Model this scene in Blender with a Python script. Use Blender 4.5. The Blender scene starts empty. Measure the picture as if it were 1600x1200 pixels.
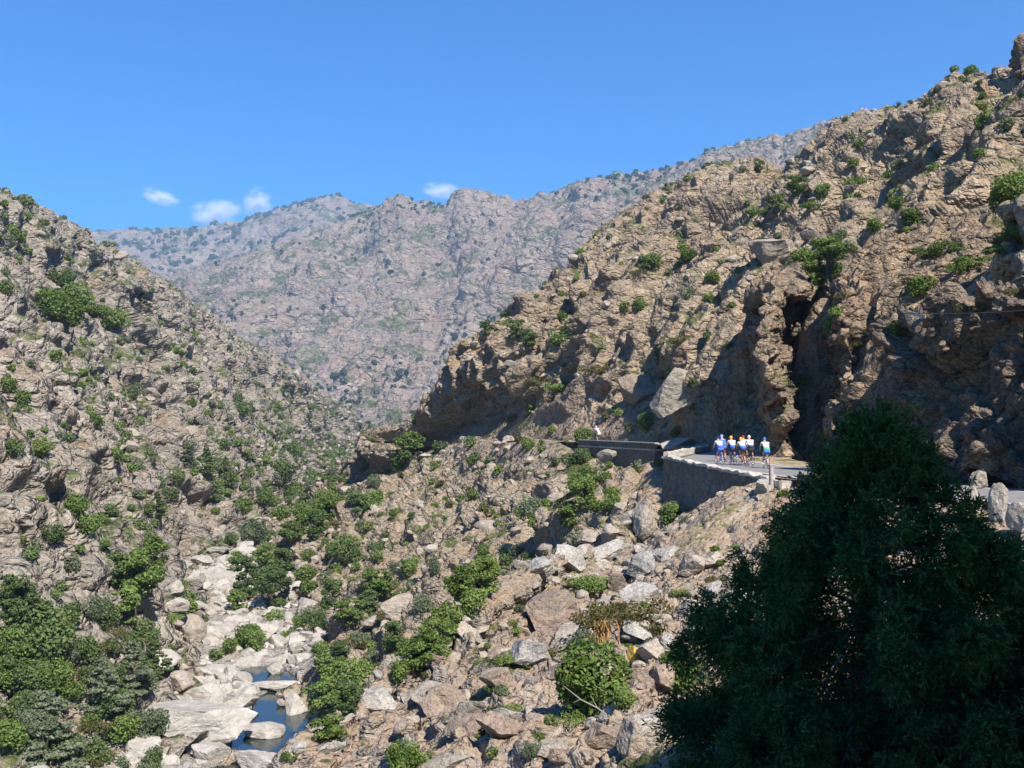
import bpy, math, random
import numpy as np
from concurrent.futures import ThreadPoolExecutor
from mathutils import Vector, Matrix, Euler

# ------------------------------------------------------------------ camera, sky, sun
scene = bpy.context.scene
COL = scene.collection
F = 1560.0
HORIZON = 655.0
PITCH = math.atan((HORIZON - 600) / F)
cam_d = bpy.data.cameras.new('camera')
cam_d.sensor_width = 36.0
cam_d.lens = 36.0 * F / 1600.0
cam_d.clip_start = 0.1
cam_d.clip_end = 20000
cam = bpy.data.objects.new('camera', cam_d)
COL.objects.link(cam)
cam.location = (0, 0, 0)
cam.rotation_euler = (math.pi / 2 + PITCH, 0, 0)
scene.camera = cam

SUN_EL, SUN_AZ = 47.0, 153.0        # azimuth clockwise from the view direction (+Y)
scene.view_settings.view_transform = 'Standard'
scene.view_settings.look = 'None'
scene.view_settings.gamma = 1.0
scene.view_settings.use_curve_mapping = False
scene.view_settings.exposure = 0.87
scene.cycles.volume_bounces = 3

world = bpy.data.worlds.new('World')
scene.world = world
world.use_nodes = True
nt = world.node_tree
nt.nodes.clear()
sky = nt.nodes.new('ShaderNodeTexSky')
sky.sky_type = 'NISHITA'
sky.sun_disc = False
sky.sun_elevation = math.radians(SUN_EL)
sky.sun_rotation = math.radians(SUN_AZ)
sky.altitude = 300
sky.air_density = 1.0
sky.dust_density = 0.3
sky.ozone_density = 3.0
hs = nt.nodes.new('ShaderNodeHueSaturation')
hs.inputs['Saturation'].default_value = 1.7
hs.inputs['Value'].default_value = .70
bg = nt.nodes.new('ShaderNodeBackground')
bg.inputs['Strength'].default_value = 0.125
wo = nt.nodes.new('ShaderNodeOutputWorld')
nt.links.new(sky.outputs[0], hs.inputs['Color'])
tint = nt.nodes.new('ShaderNodeMix'); tint.data_type = 'RGBA'; tint.blend_type = 'MULTIPLY'
tint.inputs[0].default_value = 1.0; tint.inputs[7].default_value = (.50, .93, 1.16, 1)
nt.links.new(hs.outputs[0], tint.inputs[6])
nt.links.new(tint.outputs[2], bg.inputs[0])
nt.links.new(bg.outputs[0], wo.inputs[0])

sun_d = bpy.data.lights.new('sun', 'SUN')
sun_d.energy = 4.8
sun_d.angle = math.radians(0.5)
sun_d.color = (1.0, 0.93, 0.82)
sun = bpy.data.objects.new('sun', sun_d)
COL.objects.link(sun)
_e, _a = math.radians(SUN_EL), math.radians(SUN_AZ)
SUN = Vector((math.sin(_a) * math.cos(_e), math.cos(_a) * math.cos(_e), math.sin(_e)))
sun.rotation_euler = SUN.to_track_quat('Z', 'Y').to_euler()
sun.location = (60, -40, 80)

# ------------------------------------------------------------------ helpers
cp, sp = math.cos(PITCH), math.sin(PITCH)

def at(u, v, d):
    """photo pixel (1600x1200) at forward distance d -> world point"""
    x = (u - 800) / F
    y = (600 - v) / F
    wx, wy, wz = x, cp - y * sp, sp + y * cp
    k = d / wy
    return (wx * k, d, wz * k)

def W(x, y, z):
    return ('w', x, y, z)

def proj(p):
    x, y, z = p
    f = y * cp + z * sp
    up = -y * sp + z * cp
    return 800 + F * x / f, 600 - F * up / f, f

def tag(o, label=None, cat=None, group=None, kind=None):
    if label: o['label'] = label
    if cat: o['category'] = cat
    if group: o['group'] = group
    if kind: o['kind'] = kind
    return o

def mesh_np(name, V, Fc, mat=None, smooth=False, mats=None, midx=None):
    V = np.asarray(V, np.float32); Fc = np.asarray(Fc, np.int32)
    me = bpy.data.meshes.new(name)
    me.vertices.add(len(V)); me.vertices.foreach_set('co', V.ravel())
    k = Fc.shape[1]
    me.loops.add(Fc.size); me.loops.foreach_set('vertex_index', Fc.ravel())
    me.polygons.add(len(Fc))
    me.polygons.foreach_set('loop_start', np.arange(0, Fc.size, k, dtype=np.int32))
    if mats:
        for m in mats: me.materials.append(m)
        if midx is not None: me.polygons.foreach_set('material_index', np.asarray(midx, np.int32))
    elif mat: me.materials.append(mat)
    me.polygons.foreach_set('use_smooth', np.full(len(Fc), smooth))
    me.update(calc_edges=True)
    return me

def link(name, me, parent=None, loc=None):
    o = bpy.data.objects.new(name, me)
    COL.objects.link(o)
    if parent: o.parent = parent
    if loc is not None: o.location = loc
    return o

def empty(name, loc=(0, 0, 0), rz=0.0):
    o = bpy.data.objects.new(name, None)
    COL.objects.link(o)
    o.location = loc
    o.rotation_euler = (0, 0, rz)
    o.empty_display_size = 0.2
    return o

# --- numpy noise
def _h(ix, iy, iz, s):
    h = ix.astype(np.uint32) * np.uint32(374761393) + np.uint32(s * 974634777 & 0xffffffff)
    h ^= h >> np.uint32(15); h *= np.uint32(2246822519); h += iy.astype(np.uint32) * np.uint32(3266489917)
    h ^= h >> np.uint32(13); h *= np.uint32(668265263); h += iz.astype(np.uint32) * np.uint32(2654435761)
    h ^= h >> np.uint32(16); h *= np.uint32(2246822519)
    h ^= h >> np.uint32(13); h *= np.uint32(3266489917); h ^= h >> np.uint32(16)
    return h

def _f(h):
    return (h & np.uint32(0xffffff)).astype(np.float32) / np.float32(0xffffff)

def vnoise1(P, seed=0):
    B = np.floor(P).astype(np.int32); f = (P - B).astype(np.float32)
    f = f * f * f * (f * (f * 6 - 15) + 10)
    r = 0
    for dx in (0, 1):
        wx = f[:, 0] if dx else 1 - f[:, 0]
        for dy in (0, 1):
            wy = f[:, 1] if dy else 1 - f[:, 1]
            for dz in (0, 1):
                wz = f[:, 2] if dz else 1 - f[:, 2]
                r = r + wx * wy * wz * _f(_h(B[:, 0] + dx, B[:, 1] + dy, B[:, 2] + dz, seed))
    return r * 2 - 1

def fbm(P, octv=4, seed=0, gain=0.5, lac=2.03):
    a, s, t = 1.0, 0, 0
    for i in range(octv):
        s = s + a * vnoise(P, seed + i * 17); t += a
        P = P * lac + 11.3; a *= gain
    return s / t * 1.6

def par(fn, P, chunk=60000):
    parts = [P[i:i + chunk] for i in range(0, len(P), chunk)]
    with ThreadPoolExecutor(4) as ex: res = list(ex.map(fn, parts))
    if isinstance(res[0], tuple): return tuple(np.concatenate([q[k] for q in res]) for k in range(len(res[0])))
    return np.concatenate(res)

def vnoise(P, seed=0): return par(lambda q: vnoise1(q, seed), P)
def blocks(P, seed=0, tilt=1.0, wid=.3):
    P = np.concatenate([P, np.broadcast_to(np.asarray(wid, np.float32).reshape(-1, 1), (len(P), 1))], 1)
    return par(lambda q: blocks1(q[:, :3], seed, tilt, q[:, 3]), P)

def blocks1(P, seed=0, tilt=1.0, wid=.3):
    """random facetted blocks: every voronoi cell is a tilted plane of its own height -> (offset -1..1, crack 0..1)"""
    P = P.astype(np.float32)
    B = np.floor(P).astype(np.int32)
    n = len(P)
    f1 = np.full(n, 9, np.float32); f2 = np.full(n, 9, np.float32)
    hid = np.zeros(n, np.uint32); off = np.zeros((n, 3), np.float32)
    for dx in (-1, 0, 1):
        for dy in (-1, 0, 1):
            for dz in (-1, 0, 1):
                cx, cy, cz = B[:, 0] + dx, B[:, 1] + dy, B[:, 2] + dz
                h = _h(cx, cy, cz, seed)
                jx = _f(h) * .86 + .07; jy = _f((h * np.uint32(2654435761)) >> np.uint32(7)) * .86 + .07
                jz = _f((h * np.uint32(2246822519)) >> np.uint32(6)) * .86 + .07
                ox = (P[:, 0] - cx - jx).astype(np.float32); oy = (P[:, 1] - cy - jy).astype(np.float32); oz = (P[:, 2] - cz - jz).astype(np.float32)
                d = ox * ox + oy * oy + oz * oz
                near = d < f1
                f2 = np.where(near, f1, np.minimum(f2, d))
                f1 = np.where(near, d, f1)
                hid = np.where(near, h, hid)
                off[near, 0] = ox[near]; off[near, 1] = oy[near]; off[near, 2] = oz[near]
    h0 = _f(hid * np.uint32(3266489917) >> np.uint32(3)) * 2 - 1
    t = np.stack([_f(hid * np.uint32(k) >> np.uint32(4)) * 2 - 1 for k in (668265263, 1103515245, 2891336453)], 1)
    o = h0 * 0.6 + tilt * (t * off).sum(1)
    e = np.sqrt(f2) - np.sqrt(f1)
    s1 = np.clip(e / wid, 0, 1); s1 = s1 * s1 * (3 - 2 * s1)
    return o * s1, np.clip(e / (wid * .7), 0, 1)

def rotm(rx, ry, rz):
    return np.array(Euler((math.radians(rx), math.radians(ry), math.radians(rz))).to_matrix(), np.float32)

def strat(P, R, stretch):
    """rotate into the strata frame and squash so that blocks come out stretched"""
    return (P @ R) / np.asarray(stretch, np.float32)

def crom(A, n, axis):
    """Catmull-Rom resampling of control array A along axis to n samples"""
    A = np.moveaxis(A, axis, 0); m = len(A)
    t = np.linspace(0, m - 1, n) if np.isscalar(n) else n; i = np.minimum(t.astype(int), m - 2); f = (t - i)
    E = np.concatenate([2 * A[:1] - A[1:2], A, 2 * A[-1:] - A[-2:-1]])
    f = f.reshape((-1,) + (1,) * (A.ndim - 1))
    p0, p1, p2, p3 = E[i], E[i + 1], E[i + 2], E[i + 3]
    # tension 0.35: close to linear, without overshoot
    T = 0.36
    m1, m2 = T * (p2 - p0), T * (p3 - p1)
    r = (2 * f**3 - 3 * f**2 + 1) * p1 + (f**3 - 2 * f**2 + f) * m1 + (-2 * f**3 + 3 * f**2) * p2 + (f**3 - f**2) * m2
    return np.moveaxis(r, 0, axis)

def ctrl(rows):
    out = []
    for r in rows:
        out.append([list(p[1:]) if p[0] == 'w' else list(at(*p)) for p in r])
    return np.array(out, np.float64)

PATCH = {}
def grid_faces(n, m):
    a = np.arange(n * m).reshape(n, m)
    return np.stack([a[:-1, :-1], a[:-1, 1:], a[1:, 1:], a[1:, :-1]], -1).reshape(-1, 4)

def normals(G):
    du = np.gradient(G, axis=1); dv = np.gradient(G, axis=0)
    N = np.cross(du, dv)
    N /= np.linalg.norm(N, axis=2, keepdims=True) + 1e-9
    if (N * (-G)).sum(2).mean() < 0: N = -N
    return N

def blur(N, k):
    for ax in (0, 1):
        c = np.cumsum(np.concatenate([np.repeat(N.take([0], ax), k, ax), N, np.repeat(N.take([-1], ax), k, ax)], ax), ax)
        L = N.shape[ax]
        hi = c.take(range(2 * k, 2 * k + L), ax); lo = np.concatenate([np.zeros_like(c.take([0], ax)), c.take(range(0, L - 1), ax)], ax)
        N = (hi - lo) / (2 * k + 1)
    return N

def patch(name, cols, n, m, disp, mat, label=None, warp=0.0, up=0.25, cat=None, ridge_row=None):
    """cols: list of columns of control points (each top..bottom). n samples down, m across."""
    C = ctrl(cols).transpose(1, 0, 2)
    def params(Cc, k, axis):
        # rows and columns are spent where the surface is long in metres and large in view
        a = np.moveaxis(Cc, axis, 0); dW = np.linalg.norm(np.diff(a, axis=0), axis=2).mean(1)
        f = np.maximum(a[..., 1], 5.0); s_ = np.stack([a[..., 0] / f, a[..., 2] / f], -1)
        dS = np.linalg.norm(np.diff(s_, axis=0), axis=2).mean(1)
        w = np.sqrt((dW / dW.sum() + .02) * (dS / dS.sum() + .02)); c = np.concatenate([[0], np.cumsum(w)]); c /= c[-1]
        return np.interp(np.linspace(0, 1, k), c, np.arange(len(c)))
    tr_ = params(C, n, 0)
    G = crom(crom(C, tr_, 0), params(C, m, 1), 1)
    global CALM
    CALM = 1.0 if ridge_row is None else np.repeat(np.clip(np.abs(tr_ - ridge_row) / .6, .15, 1), m).astype(np.float32)
    N = normals(G)
    Nb = blur(N, max(2, n // 40))
    Nb[..., 2] += up
    Nb /= np.linalg.norm(Nb, axis=2, keepdims=True) + 1e-9
    P = G.reshape(-1, 3).astype(np.float32)
    sp_ = np.maximum(np.linalg.norm(np.gradient(G, axis=0), axis=2), np.linalg.norm(np.gradient(G, axis=1), axis=2)).reshape(-1).astype(np.float32)
    global SPACING
    SPACING = sp_
    global NRM, SHAPE, UP
    SHAPE = (n, m); UP = up
    NRM = Nb.reshape(-1, 3).astype(np.float32)
    d = disp(P)
    Q = P + d
    me = mesh_np(name, Q, grid_faces(n, m), mat, True)
    o = link(name, me)
    tag(o, kind='structure')
    PATCH[name] = (Q.reshape(n, m, 3), o)
    return o

# ------------------------------------------------------------------ materials
def newmat(name):
    m = bpy.data.materials.new(name); m.use_nodes = True
    t = m.node_tree; t.nodes.clear()
    o = t.nodes.new('ShaderNodeOutputMaterial')
    b = t.nodes.new('ShaderNodeBsdfPrincipled')
    t.links.new(b.outputs[0], o.inputs[0])
    b.inputs['Roughness'].default_value = 0.9
    b.inputs['Specular IOR Level'].default_value = 0.2
    return m, t, b

def N_(t, kind, **kw):
    n = t.nodes.new(kind)
    for k, v in kw.items():
        if k in n.inputs: n.inputs[k].default_value = v
        else: setattr(n, k, v)
    return n

def noise(t, vec, scale, detail=4, rough=0.6):
    n = N_(t, 'ShaderNodeTexNoise'); n.inputs['Scale'].default_value = scale
    n.inputs['Detail'].default_value = detail; n.inputs['Roughness'].default_value = rough
    t.links.new(vec, n.inputs['Vector']); return n.outputs['Fac']

def ramp(t, fac, stops):
    r = N_(t, 'ShaderNodeValToRGB'); cr = r.color_ramp
    while len(cr.elements) > 1: cr.elements.remove(cr.elements[0])
    for i, (p, c) in enumerate(stops):
        e = cr.elements[0] if i == 0 else cr.elements.new(p)
        e.position = p
        e.color = (c, c, c, 1) if isinstance(c, (int, float)) else (*c, 1)
    t.links.new(fac, r.inputs[0]); return r.outputs[0]

def mix(t, fac, a, b, mode='MIX'):
    n = N_(t, 'ShaderNodeMix', data_type='RGBA', blend_type=mode)
    for sock, v in ((n.inputs[0], fac), (n.inputs[6], a), (n.inputs[7], b)):
        if isinstance(v, (int, float)): sock.default_value = v
        elif isinstance(v, tuple): sock.default_value = (*v, 1)
        else: t.links.new(v, sock)
    return n.outputs[2]

def mathn(t, op, a, b=None):
    n = N_(t, 'ShaderNodeMath', operation=op)
    for i, v in enumerate((a, b)):
        if v is None: continue
        if isinstance(v, (int, float)): n.inputs[i].default_value = v
        else: t.links.new(v, n.inputs[i])
    return n.outputs[0]

def rock_mat(name, S=1.0, base=(.30, .245, .19), grey=(.25, .225, .195), pale=(.40, .35, .29), rust=(.36, .20, .10),
             veg=(.085, .11, .035), soil=(.30, .21, .13), veg_amt=0.5, soil_amt=.35, rust_amt=.35, bump=0.5, streak=False, lichen=.5, spk=1.0, crag=1.0):
    m, t, b = newmat(name)
    geo = N_(t, 'ShaderNodeNewGeometry')
    pos = geo.outputs['Position']
    c = ramp(t, noise(t, pos, .09 / S, 3, .65), [(.36, grey), (.5, base), (.64, pale)])
    c2 = ramp(t, noise(t, pos, .55 / S, 4, .7), [(.36, grey), (.52, base), (.66, pale)])
    c = mix(t, .6, c, c2)
    # rust and ochre stains
    rf = ramp(t, noise(t, pos, .22 / S, 4, .6), [(.56 - .06 * rust_amt, 0.0), (.66, 1.0)])
    rf2 = ramp(t, noise(t, pos, 1.3 / S, 4, .7), [(.42, 0.0), (.6, 1.0)])
    c = mix(t, mathn(t, 'MULTIPLY', mathn(t, 'MULTIPLY', rf, rf2), min(1, rust_amt * 1.6)), c, rust)
    if streak:
        mp = N_(t, 'ShaderNodeMapping'); mp.inputs['Scale'].default_value = (1, 1, .12)
        t.links.new(pos, mp.inputs[0])
        sf = ramp(t, noise(t, mp.outputs[0], 1.1 / S, 4, .6), [(.45, 0.0), (.62, .75)])
        c = mix(t, sf, c, (.12, .10, .085))
    # lichen and weathering speckle
    lf = ramp(t, noise(t, pos, 3.2 / S, 4, .75), [(.38, .55), (.5, 1.0), (.66, 1.25)])
    c = mix(t, lichen, c, lf, 'MULTIPLY')
    lf = ramp(t, noise(t, pos, 14.0 / S, 3, .7), [(.36, .6), (.5, 1.0), (.66, 1.2)])
    c = mix(t, .8 * spk, c, lf, 'MULTIPLY')
    # soil and low plants on the flatter ledges
    nz = N_(t, 'ShaderNodeSeparateXYZ'); t.links.new(geo.outputs['Normal'], nz.inputs[0])
    flat = ramp(t, nz.outputs[2], [(.55, 0.0), (.86, 1.0)])
    sf = ramp(t, noise(t, pos, .35 / S, 5, .7), [(.62 - .35 * soil_amt, 0.0), (.72 - .35 * soil_amt, 1.0)])
    c = mix(t, mathn(t, 'MULTIPLY', flat, sf), c, soil)
    vf = ramp(t, noise(t, pos, .16 / S, 5, .72), [(.66 - .26 * veg_amt, 0.0), (.70 - .26 * veg_amt, 1.0)])
    flat2 = ramp(t, nz.outputs[2], [(.3, 0.0), (.62, 1.0)])
    vc = ramp(t, noise(t, pos, 2.4 / S, 3, .6), [(.35, tuple(.6 * x for x in veg)), (.55, veg), (.7, (veg[0] * 1.7, veg[1] * 1.4, veg[2] * 1.3))])
    c = mix(t, mathn(t, 'MULTIPLY', flat2, vf), c, vc)
    t.links.new(c, b.inputs['Base Color'])
    bp = N_(t, 'ShaderNodeBump'); bp.inputs['Strength'].default_value = min(1.0, bump * 1.25); bp.inputs['Distance'].default_value = .25 * S
    hgt = mathn(t, 'ADD', noise(t, pos, 2.2 / S, 5, .7), mathn(t, 'MULTIPLY', noise(t, pos, 9 / S, 2, .7), .4))
    wn = N_(t, 'ShaderNodeTexNoise'); wn.inputs['Scale'].default_value = .6 / S; wn.inputs['Detail'].default_value = 3
    t.links.new(pos, wn.inputs['Vector'])
    wp = N_(t, 'ShaderNodeVectorMath', operation='SCALE'); t.links.new(wn.outputs['Color'], wp.inputs[0]); wp.inputs['Scale'].default_value = .8 * S
    wa = N_(t, 'ShaderNodeVectorMath', operation='ADD'); t.links.new(pos, wa.inputs[0]); t.links.new(wp.outputs[0], wa.inputs[1])
    mp2 = N_(t, 'ShaderNodeMapping'); mp2.inputs['Rotation'].default_value = (.2, -.55, .3); mp2.inputs['Scale'].default_value = (.7, 1.1, 1.3)
    t.links.new(wa.outputs[0], mp2.inputs[0])
    for sc_, am in ((.42, 2.6), (1.15, 1.2), (3.1, .5)):
        vr = N_(t, 'ShaderNodeTexVoronoi', feature='DISTANCE_TO_EDGE'); vr.inputs['Scale'].default_value = sc_ / S
        t.links.new(mp2.outputs[0], vr.inputs['Vector'])
        vc2 = N_(t, 'ShaderNodeTexVoronoi'); vc2.inputs['Scale'].default_value = sc_ / S; t.links.new(mp2.outputs[0], vc2.inputs['Vector'])
        sc3 = N_(t, 'ShaderNodeSeparateColor'); t.links.new(vc2.outputs['Color'], sc3.inputs[0])
        ed = ramp(t, vr.outputs['Distance'], [(0, 0.0), (.22, 1.0)])
        hgt = mathn(t, 'ADD', hgt, mathn(t, 'MULTIPLY', mathn(t, 'MULTIPLY', ed, mathn(t, 'ADD', sc3.outputs[0], .25)), am * crag))
    t.links.new(hgt, bp.inputs['Height']); t.links.new(bp.outputs[0], b.inputs['Normal'])
    return m

M = {}
M['far'] = rock_mat('far_rock', S=14, base=(.34, .265, .205), grey=(.26, .225, .19), pale=(.43, .35, .28), rust=(.36, .215, .155), veg=(.13, .15, .07), veg_amt=.50, soil_amt=.2, bump=.9, rust_amt=.5)
M['left'] = rock_mat('left_slope_rock', S=2.2, base=(.34, .295, .235), grey=(.26, .235, .20), pale=(.45, .40, .33), rust=(.38, .25, .13), veg=(.12, .145, .055), veg_amt=.5, soil_amt=.3, bump=.8)
M['right'] = rock_mat('right_slope_rock', S=1.6, base=(.37, .285, .195), grey=(.26, .215, .165), pale=(.48, .385, .275), rust=(.42, .25, .12), veg=(.10, .125, .035), veg_amt=.45, soil_amt=.3, bump=.8)
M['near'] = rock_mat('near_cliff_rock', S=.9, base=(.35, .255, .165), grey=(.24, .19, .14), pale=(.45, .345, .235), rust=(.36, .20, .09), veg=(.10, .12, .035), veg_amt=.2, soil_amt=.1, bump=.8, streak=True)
M['road_cliff'] = rock_mat('shaded_cliff_rock', S=.9, base=(.21, .16, .115), grey=(.15, .125, .10), pale=(.30, .24, .175), rust=(.28, .16, .08), veg=(.10, .12, .035), veg_amt=.2, soil_amt=.1, bump=.8, streak=True)  # brown near-cliff rock, darkened so the cliff's shade is partly in the colour
M['scree'] = rock_mat('rubble_slope', S=1.0, base=(.36, .295, .215), grey=(.27, .235, .19), pale=(.46, .395, .305), rust=(.42, .27, .15), veg=(.10, .12, .04), veg_amt=.4, soil_amt=.6, soil=(.36, .27, .175), bump=.8, rust_amt=.4)
M['fore'] = rock_mat('foreground_rock', S=.5, base=(.31, .255, .20), grey=(.24, .22, .195), pale=(.42, .37, .31), rust=(.38, .22, .12), veg=(.10, .12, .04), veg_amt=.35, soil_amt=.7, soil=(.35, .26, .175), bump=.7)
M['bed'] = rock_mat('river_rock', S=.8, base=(.29, .265, .23), grey=(.23, .21, .185), pale=(.39, .365, .325), rust=(.40, .34, .26), veg=(.12, .14, .06), veg_amt=.1, soil_amt=.1, bump=.6, rust_amt=.2, lichen=.3)

# ------------------------------------------------------------------ displacement recipes
AMPF = 1.0
def relax(Q, it):
    """smooths only where the displacement has stretched the grid, so that steep faces do not come out saw-toothed"""
    g = Q.reshape(SHAPE + (3,)).astype(np.float64)
    base = SPACING.reshape(SHAPE)
    for _ in range(it):
        a = np.maximum(np.linalg.norm(np.gradient(g, axis=0), axis=2), np.linalg.norm(np.gradient(g, axis=1), axis=2))
        w = np.clip((a / base - 1.25) * 1.2, 0, 1)[..., None]
        w = blur(w, 1)
        b_ = blur(g, 1)
        b_[0] = g[0]; b_[-1] = g[-1]; b_[:, 0] = g[:, 0]; b_[:, -1] = g[:, -1]
        g = g + (b_ - g) * w
    return g.reshape(-1, 3).astype(np.float32)

def rocky(levels, R, stretch, warp=(0.0, 1.0), seed=0, noise_amp=0.0, noise_size=10.0, crack=0.3, bias=0.0):
    def f(P):
        if warp[0]:
            w = np.stack([fbm(P / warp[1], 3, seed + 50 + k) for k in range(3)], 1) * warp[0]
        else: w = 0
        Q0 = P.copy()
        if noise_amp: Q0 = Q0 + NRM * (CALM * noise_amp * fbm(P / noise_size, 4, seed + 99))[:, None]
        for i, (size, amp, tilt) in enumerate(levels):
            # every finer level is pushed out along the normals of the surface the coarser ones left
            g3 = Q0.reshape(SHAPE + (3,)).astype(np.float64)
            Nn = normals(g3)
            kb = int(np.clip(size * .45 / np.median(SPACING), 2, 26))
            Nn = blur(Nn, kb); Nn[..., 2] += UP * (1 if i == 0 else .4); Nn /= np.linalg.norm(Nn, axis=2, keepdims=True) + 1e-9
            Nn = Nn.reshape(-1, 3).astype(np.float32)
            if i > 0:      # spacing of the grid as it has been stretched so far
                spc = np.maximum(np.linalg.norm(np.gradient(g3, axis=0), axis=2), np.linalg.norm(np.gradient(g3, axis=1), axis=2))
                spc = np.maximum(spc, blur(spc[..., None], 2)[..., 0]).reshape(-1).astype(np.float32)
            else: spc = SPACING
            o, c = blocks(strat(Q0 + w, R, stretch) / size, seed + 7 * i, tilt, np.clip(6 * spc / size, .22, .8))
            k = np.clip(size / spc / 4 - .4, 0, 1)
            if i < 2: k = k * CALM**(.7 if i == 0 else .3)
            Q0 = Q0 + Nn * (k * AMPF * (amp * o - crack * amp * (1 - c)))[:, None]
            Q0 = relax(Q0, 2)
        g3 = Q0.reshape(SHAPE + (3,)).astype(np.float64); Nn = normals(g3).reshape(-1, 3).astype(np.float32)
        ms = float(np.median(SPACING)) * 3.2
        Q0 = Q0 + Nn * (SPACING * 1.1 * np.abs(fbm(strat(Q0, R, stretch) / ms, 2, seed + 200)))[:, None]
        return Q0 - P
    return f

RL = rotm(0, 18, 25)
RR = rotm(0, -38, -10)

# ------------------------------------------------------------------ the setting
# back left mountain
def addfoot(cols, k): return cols
cols = []
for u, v, d in [(-150, 372, 4200), (60, 384, 4200), (130, 367, 4200), (240, 359, 4200), (330, 355, 4200), (430, 336, 4100), (480, 318, 4000),
                (530, 309, 4000), (575, 328, 3900), (660, 350, 3900), (760, 360, 3900)]:
    cols.append([(u, v + 40, d * 1.2), (u, v, d), (u, v + 55, d * .86), (u + 10, 520, d * .62)])
patch('back_mountain', cols, 150, 420, rocky([(260, 34, 1.2), (110, 20, 1.3), (45, 10, 1.3), (20, 5, 1.3)], RL, (1, 1, 1.4), (60, 300), 3, 30, 500), M['far'], ridge_row=1)
cols = []
for u, v, d in [(-100, 640, 2500), (80, 540, 2550), (160, 475, 2550), (250, 438, 2500), (380, 401, 2450), (480, 366, 2450), (560, 334, 2450), (600, 314, 2420), (622, 303, 2400), (645, 316, 2400), (690, 318, 2380),
                (712, 300, 2350), (745, 294, 2330), (790, 306, 2300), (815, 312, 2250), (860, 300, 2200), (960, 275, 2100), (1030, 264, 2050), (1085, 243, 2000),
                (1140, 225, 1950), (1200, 214, 1900), (1250, 205, 1850), (1325, 176, 1800), (1400, 190, 1800), (1500, 220, 1800)]:
    cols.append([(u, v + 60, d * 1.2), (u, v, d), (u + 5, v * .6 + 560 * .4, d * .80), (u * .9 + 60, 600, d * .60), (u * .75 + 150, 740, d * .36)])
def f_m2(P):
    g = rocky([(190, 30, 1.2), (80, 20, 1.4), (32, 10, 1.4), (13, 4.4, 1.3)], RL, (1, 1, 1.5), (45, 220), 13, 26, 400)
    return g(P)
patch('mountain', cols, 470, 950, f_m2, M['far'], ridge_row=1)

# left hillside
foot = [(-350, 1350, 62), (0, 1290, 72), (180, 1200, 83), (215, 1080, 107), (228, 980, 139), (260, 895, 185), (335, 850, 218), (430, 800, 300), (490, 745, 400), (530, 712, 520), (563, 684, 700)]
ridge = [W(-120, 60, 62), W(-120, 105, 60), W(-120, 150, 57), (-150, 256, 190), (-5, 332, 230), (90, 370, 270), (200, 422, 320), (310, 500, 390), (420, 574, 480), (500, 632, 580), (574, 676, 720)]
cols = []
for a, b in zip(ridge, foot):
    A, B = ctrl([[a]])[0, 0], ctrl([[b]])[0, 0]
    c = [W(*(A + np.array([-60, 20, -35]))), W(*A)]
    for s, bulge in ((.33, 3), (.66, -2), (1.0, 0)):
        p = A + (B - A) * s; c.append(W(p[0], p[1], p[2] + bulge))
    c.append(W(B[0] + 5, B[1], B[2] - 3))
    cols.append(c)
patch('left_hillside', cols, 760, 700, rocky([(26, 3.4, 1.3), (11, 2.5, 1.5), (4.6, 1.4, 1.6), (2.0, .65, 1.5)], RL, (.75, 1, 1.7), (5, 22), 23, 4, 60, crack=1.0), M['left'], ridge_row=1)

# right hillside above the road
rc = [
 [(560,700,219),(565,694,223),(570,690,228),(578,684,236)],
 [(640,705,206),(645,690,208),(648,675,212),(660,664,218)],
 [(690,694,193),(700,660,195),(705,625,199),(722,600,206)],
 [(750,688,182),(750,635,185),(748,580,192),(756,535,203)],
 [(820,686,158),(822,620,165),(825,555,182),(838,498,215)],
 [(880,687,141),(893,600,152),(905,510,190),(935,402,245)],
 [(940,690,128),(950,590,142),(970,470,185),(1005,338,255)],
 [(1010,691,118),(1020,580,131),(1040,450,175),(1072,300,262)],
 [(1080,691,115),(1085,570,122),(1110,420,168),(1130,274,270)],
 [(1130,692,108),(1140,570,116),(1160,420,155),(1192,268,272)],
 [(1190,694,98),(1200,560,106),(1215,420,145),(1235,302,265)],
 [(1250,700,84),(1260,560,95),(1270,400,130),(1268,264,260)],
 [(1330,718,68),(1340,550,85),(1340,370,125),(1325,208,240)],
 [(1420,726,60),(1420,530,78),(1420,340,115),(1430,186,215)],
 [(1500,738,52),(1510,520,68),(1500,320,100),(1500,144,185)],
 [(1640,752,44),(1620,500,60),(1590,300,90),(1570,150,165)],
 [(1850,775,35),(1780,480,50),(1720,250,75),(1680,110,130)],
 [(2300,830,24),(2200,400,35),(2100,100,55),(2000,-250,95)]]
cols = []
for ic, c in enumerate(rc):
    T = ctrl([[c[3]]])[0, 0]
    B = ctrl([[c[0]]])[0, 0]; M1 = ctrl([[c[1]]])[0, 0]
    if ic < 8: B = B + [3.2, 1.2, 0]; M1 = M1 + [4.5, 5.5, 0]
    cols.append([W(*(T + np.array([20, 45, -22]))), c[3], c[2], W(*M1), W(*B), W(B[0], B[1] - .5, B[2] - 5)])
fR0 = rocky([(30, 3.4, 1.3), (12, 2.7, 1.5), (5.0, 1.45, 1.5), (2.1, .55, 1.4)], RR, (1.7, 1, .8), (4, 18), 33, 2.4, 40, crack=1.0)
def fR(P):
    d = fR0(P)
    k = np.clip((P[:, 2] + 2.5) / 11, .15, 1)          # calm near the road edge
    return d * k[:, None]
patch('right_hillside', cols, 1100, 1150, fR, M['right'], ridge_row=1)

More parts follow.
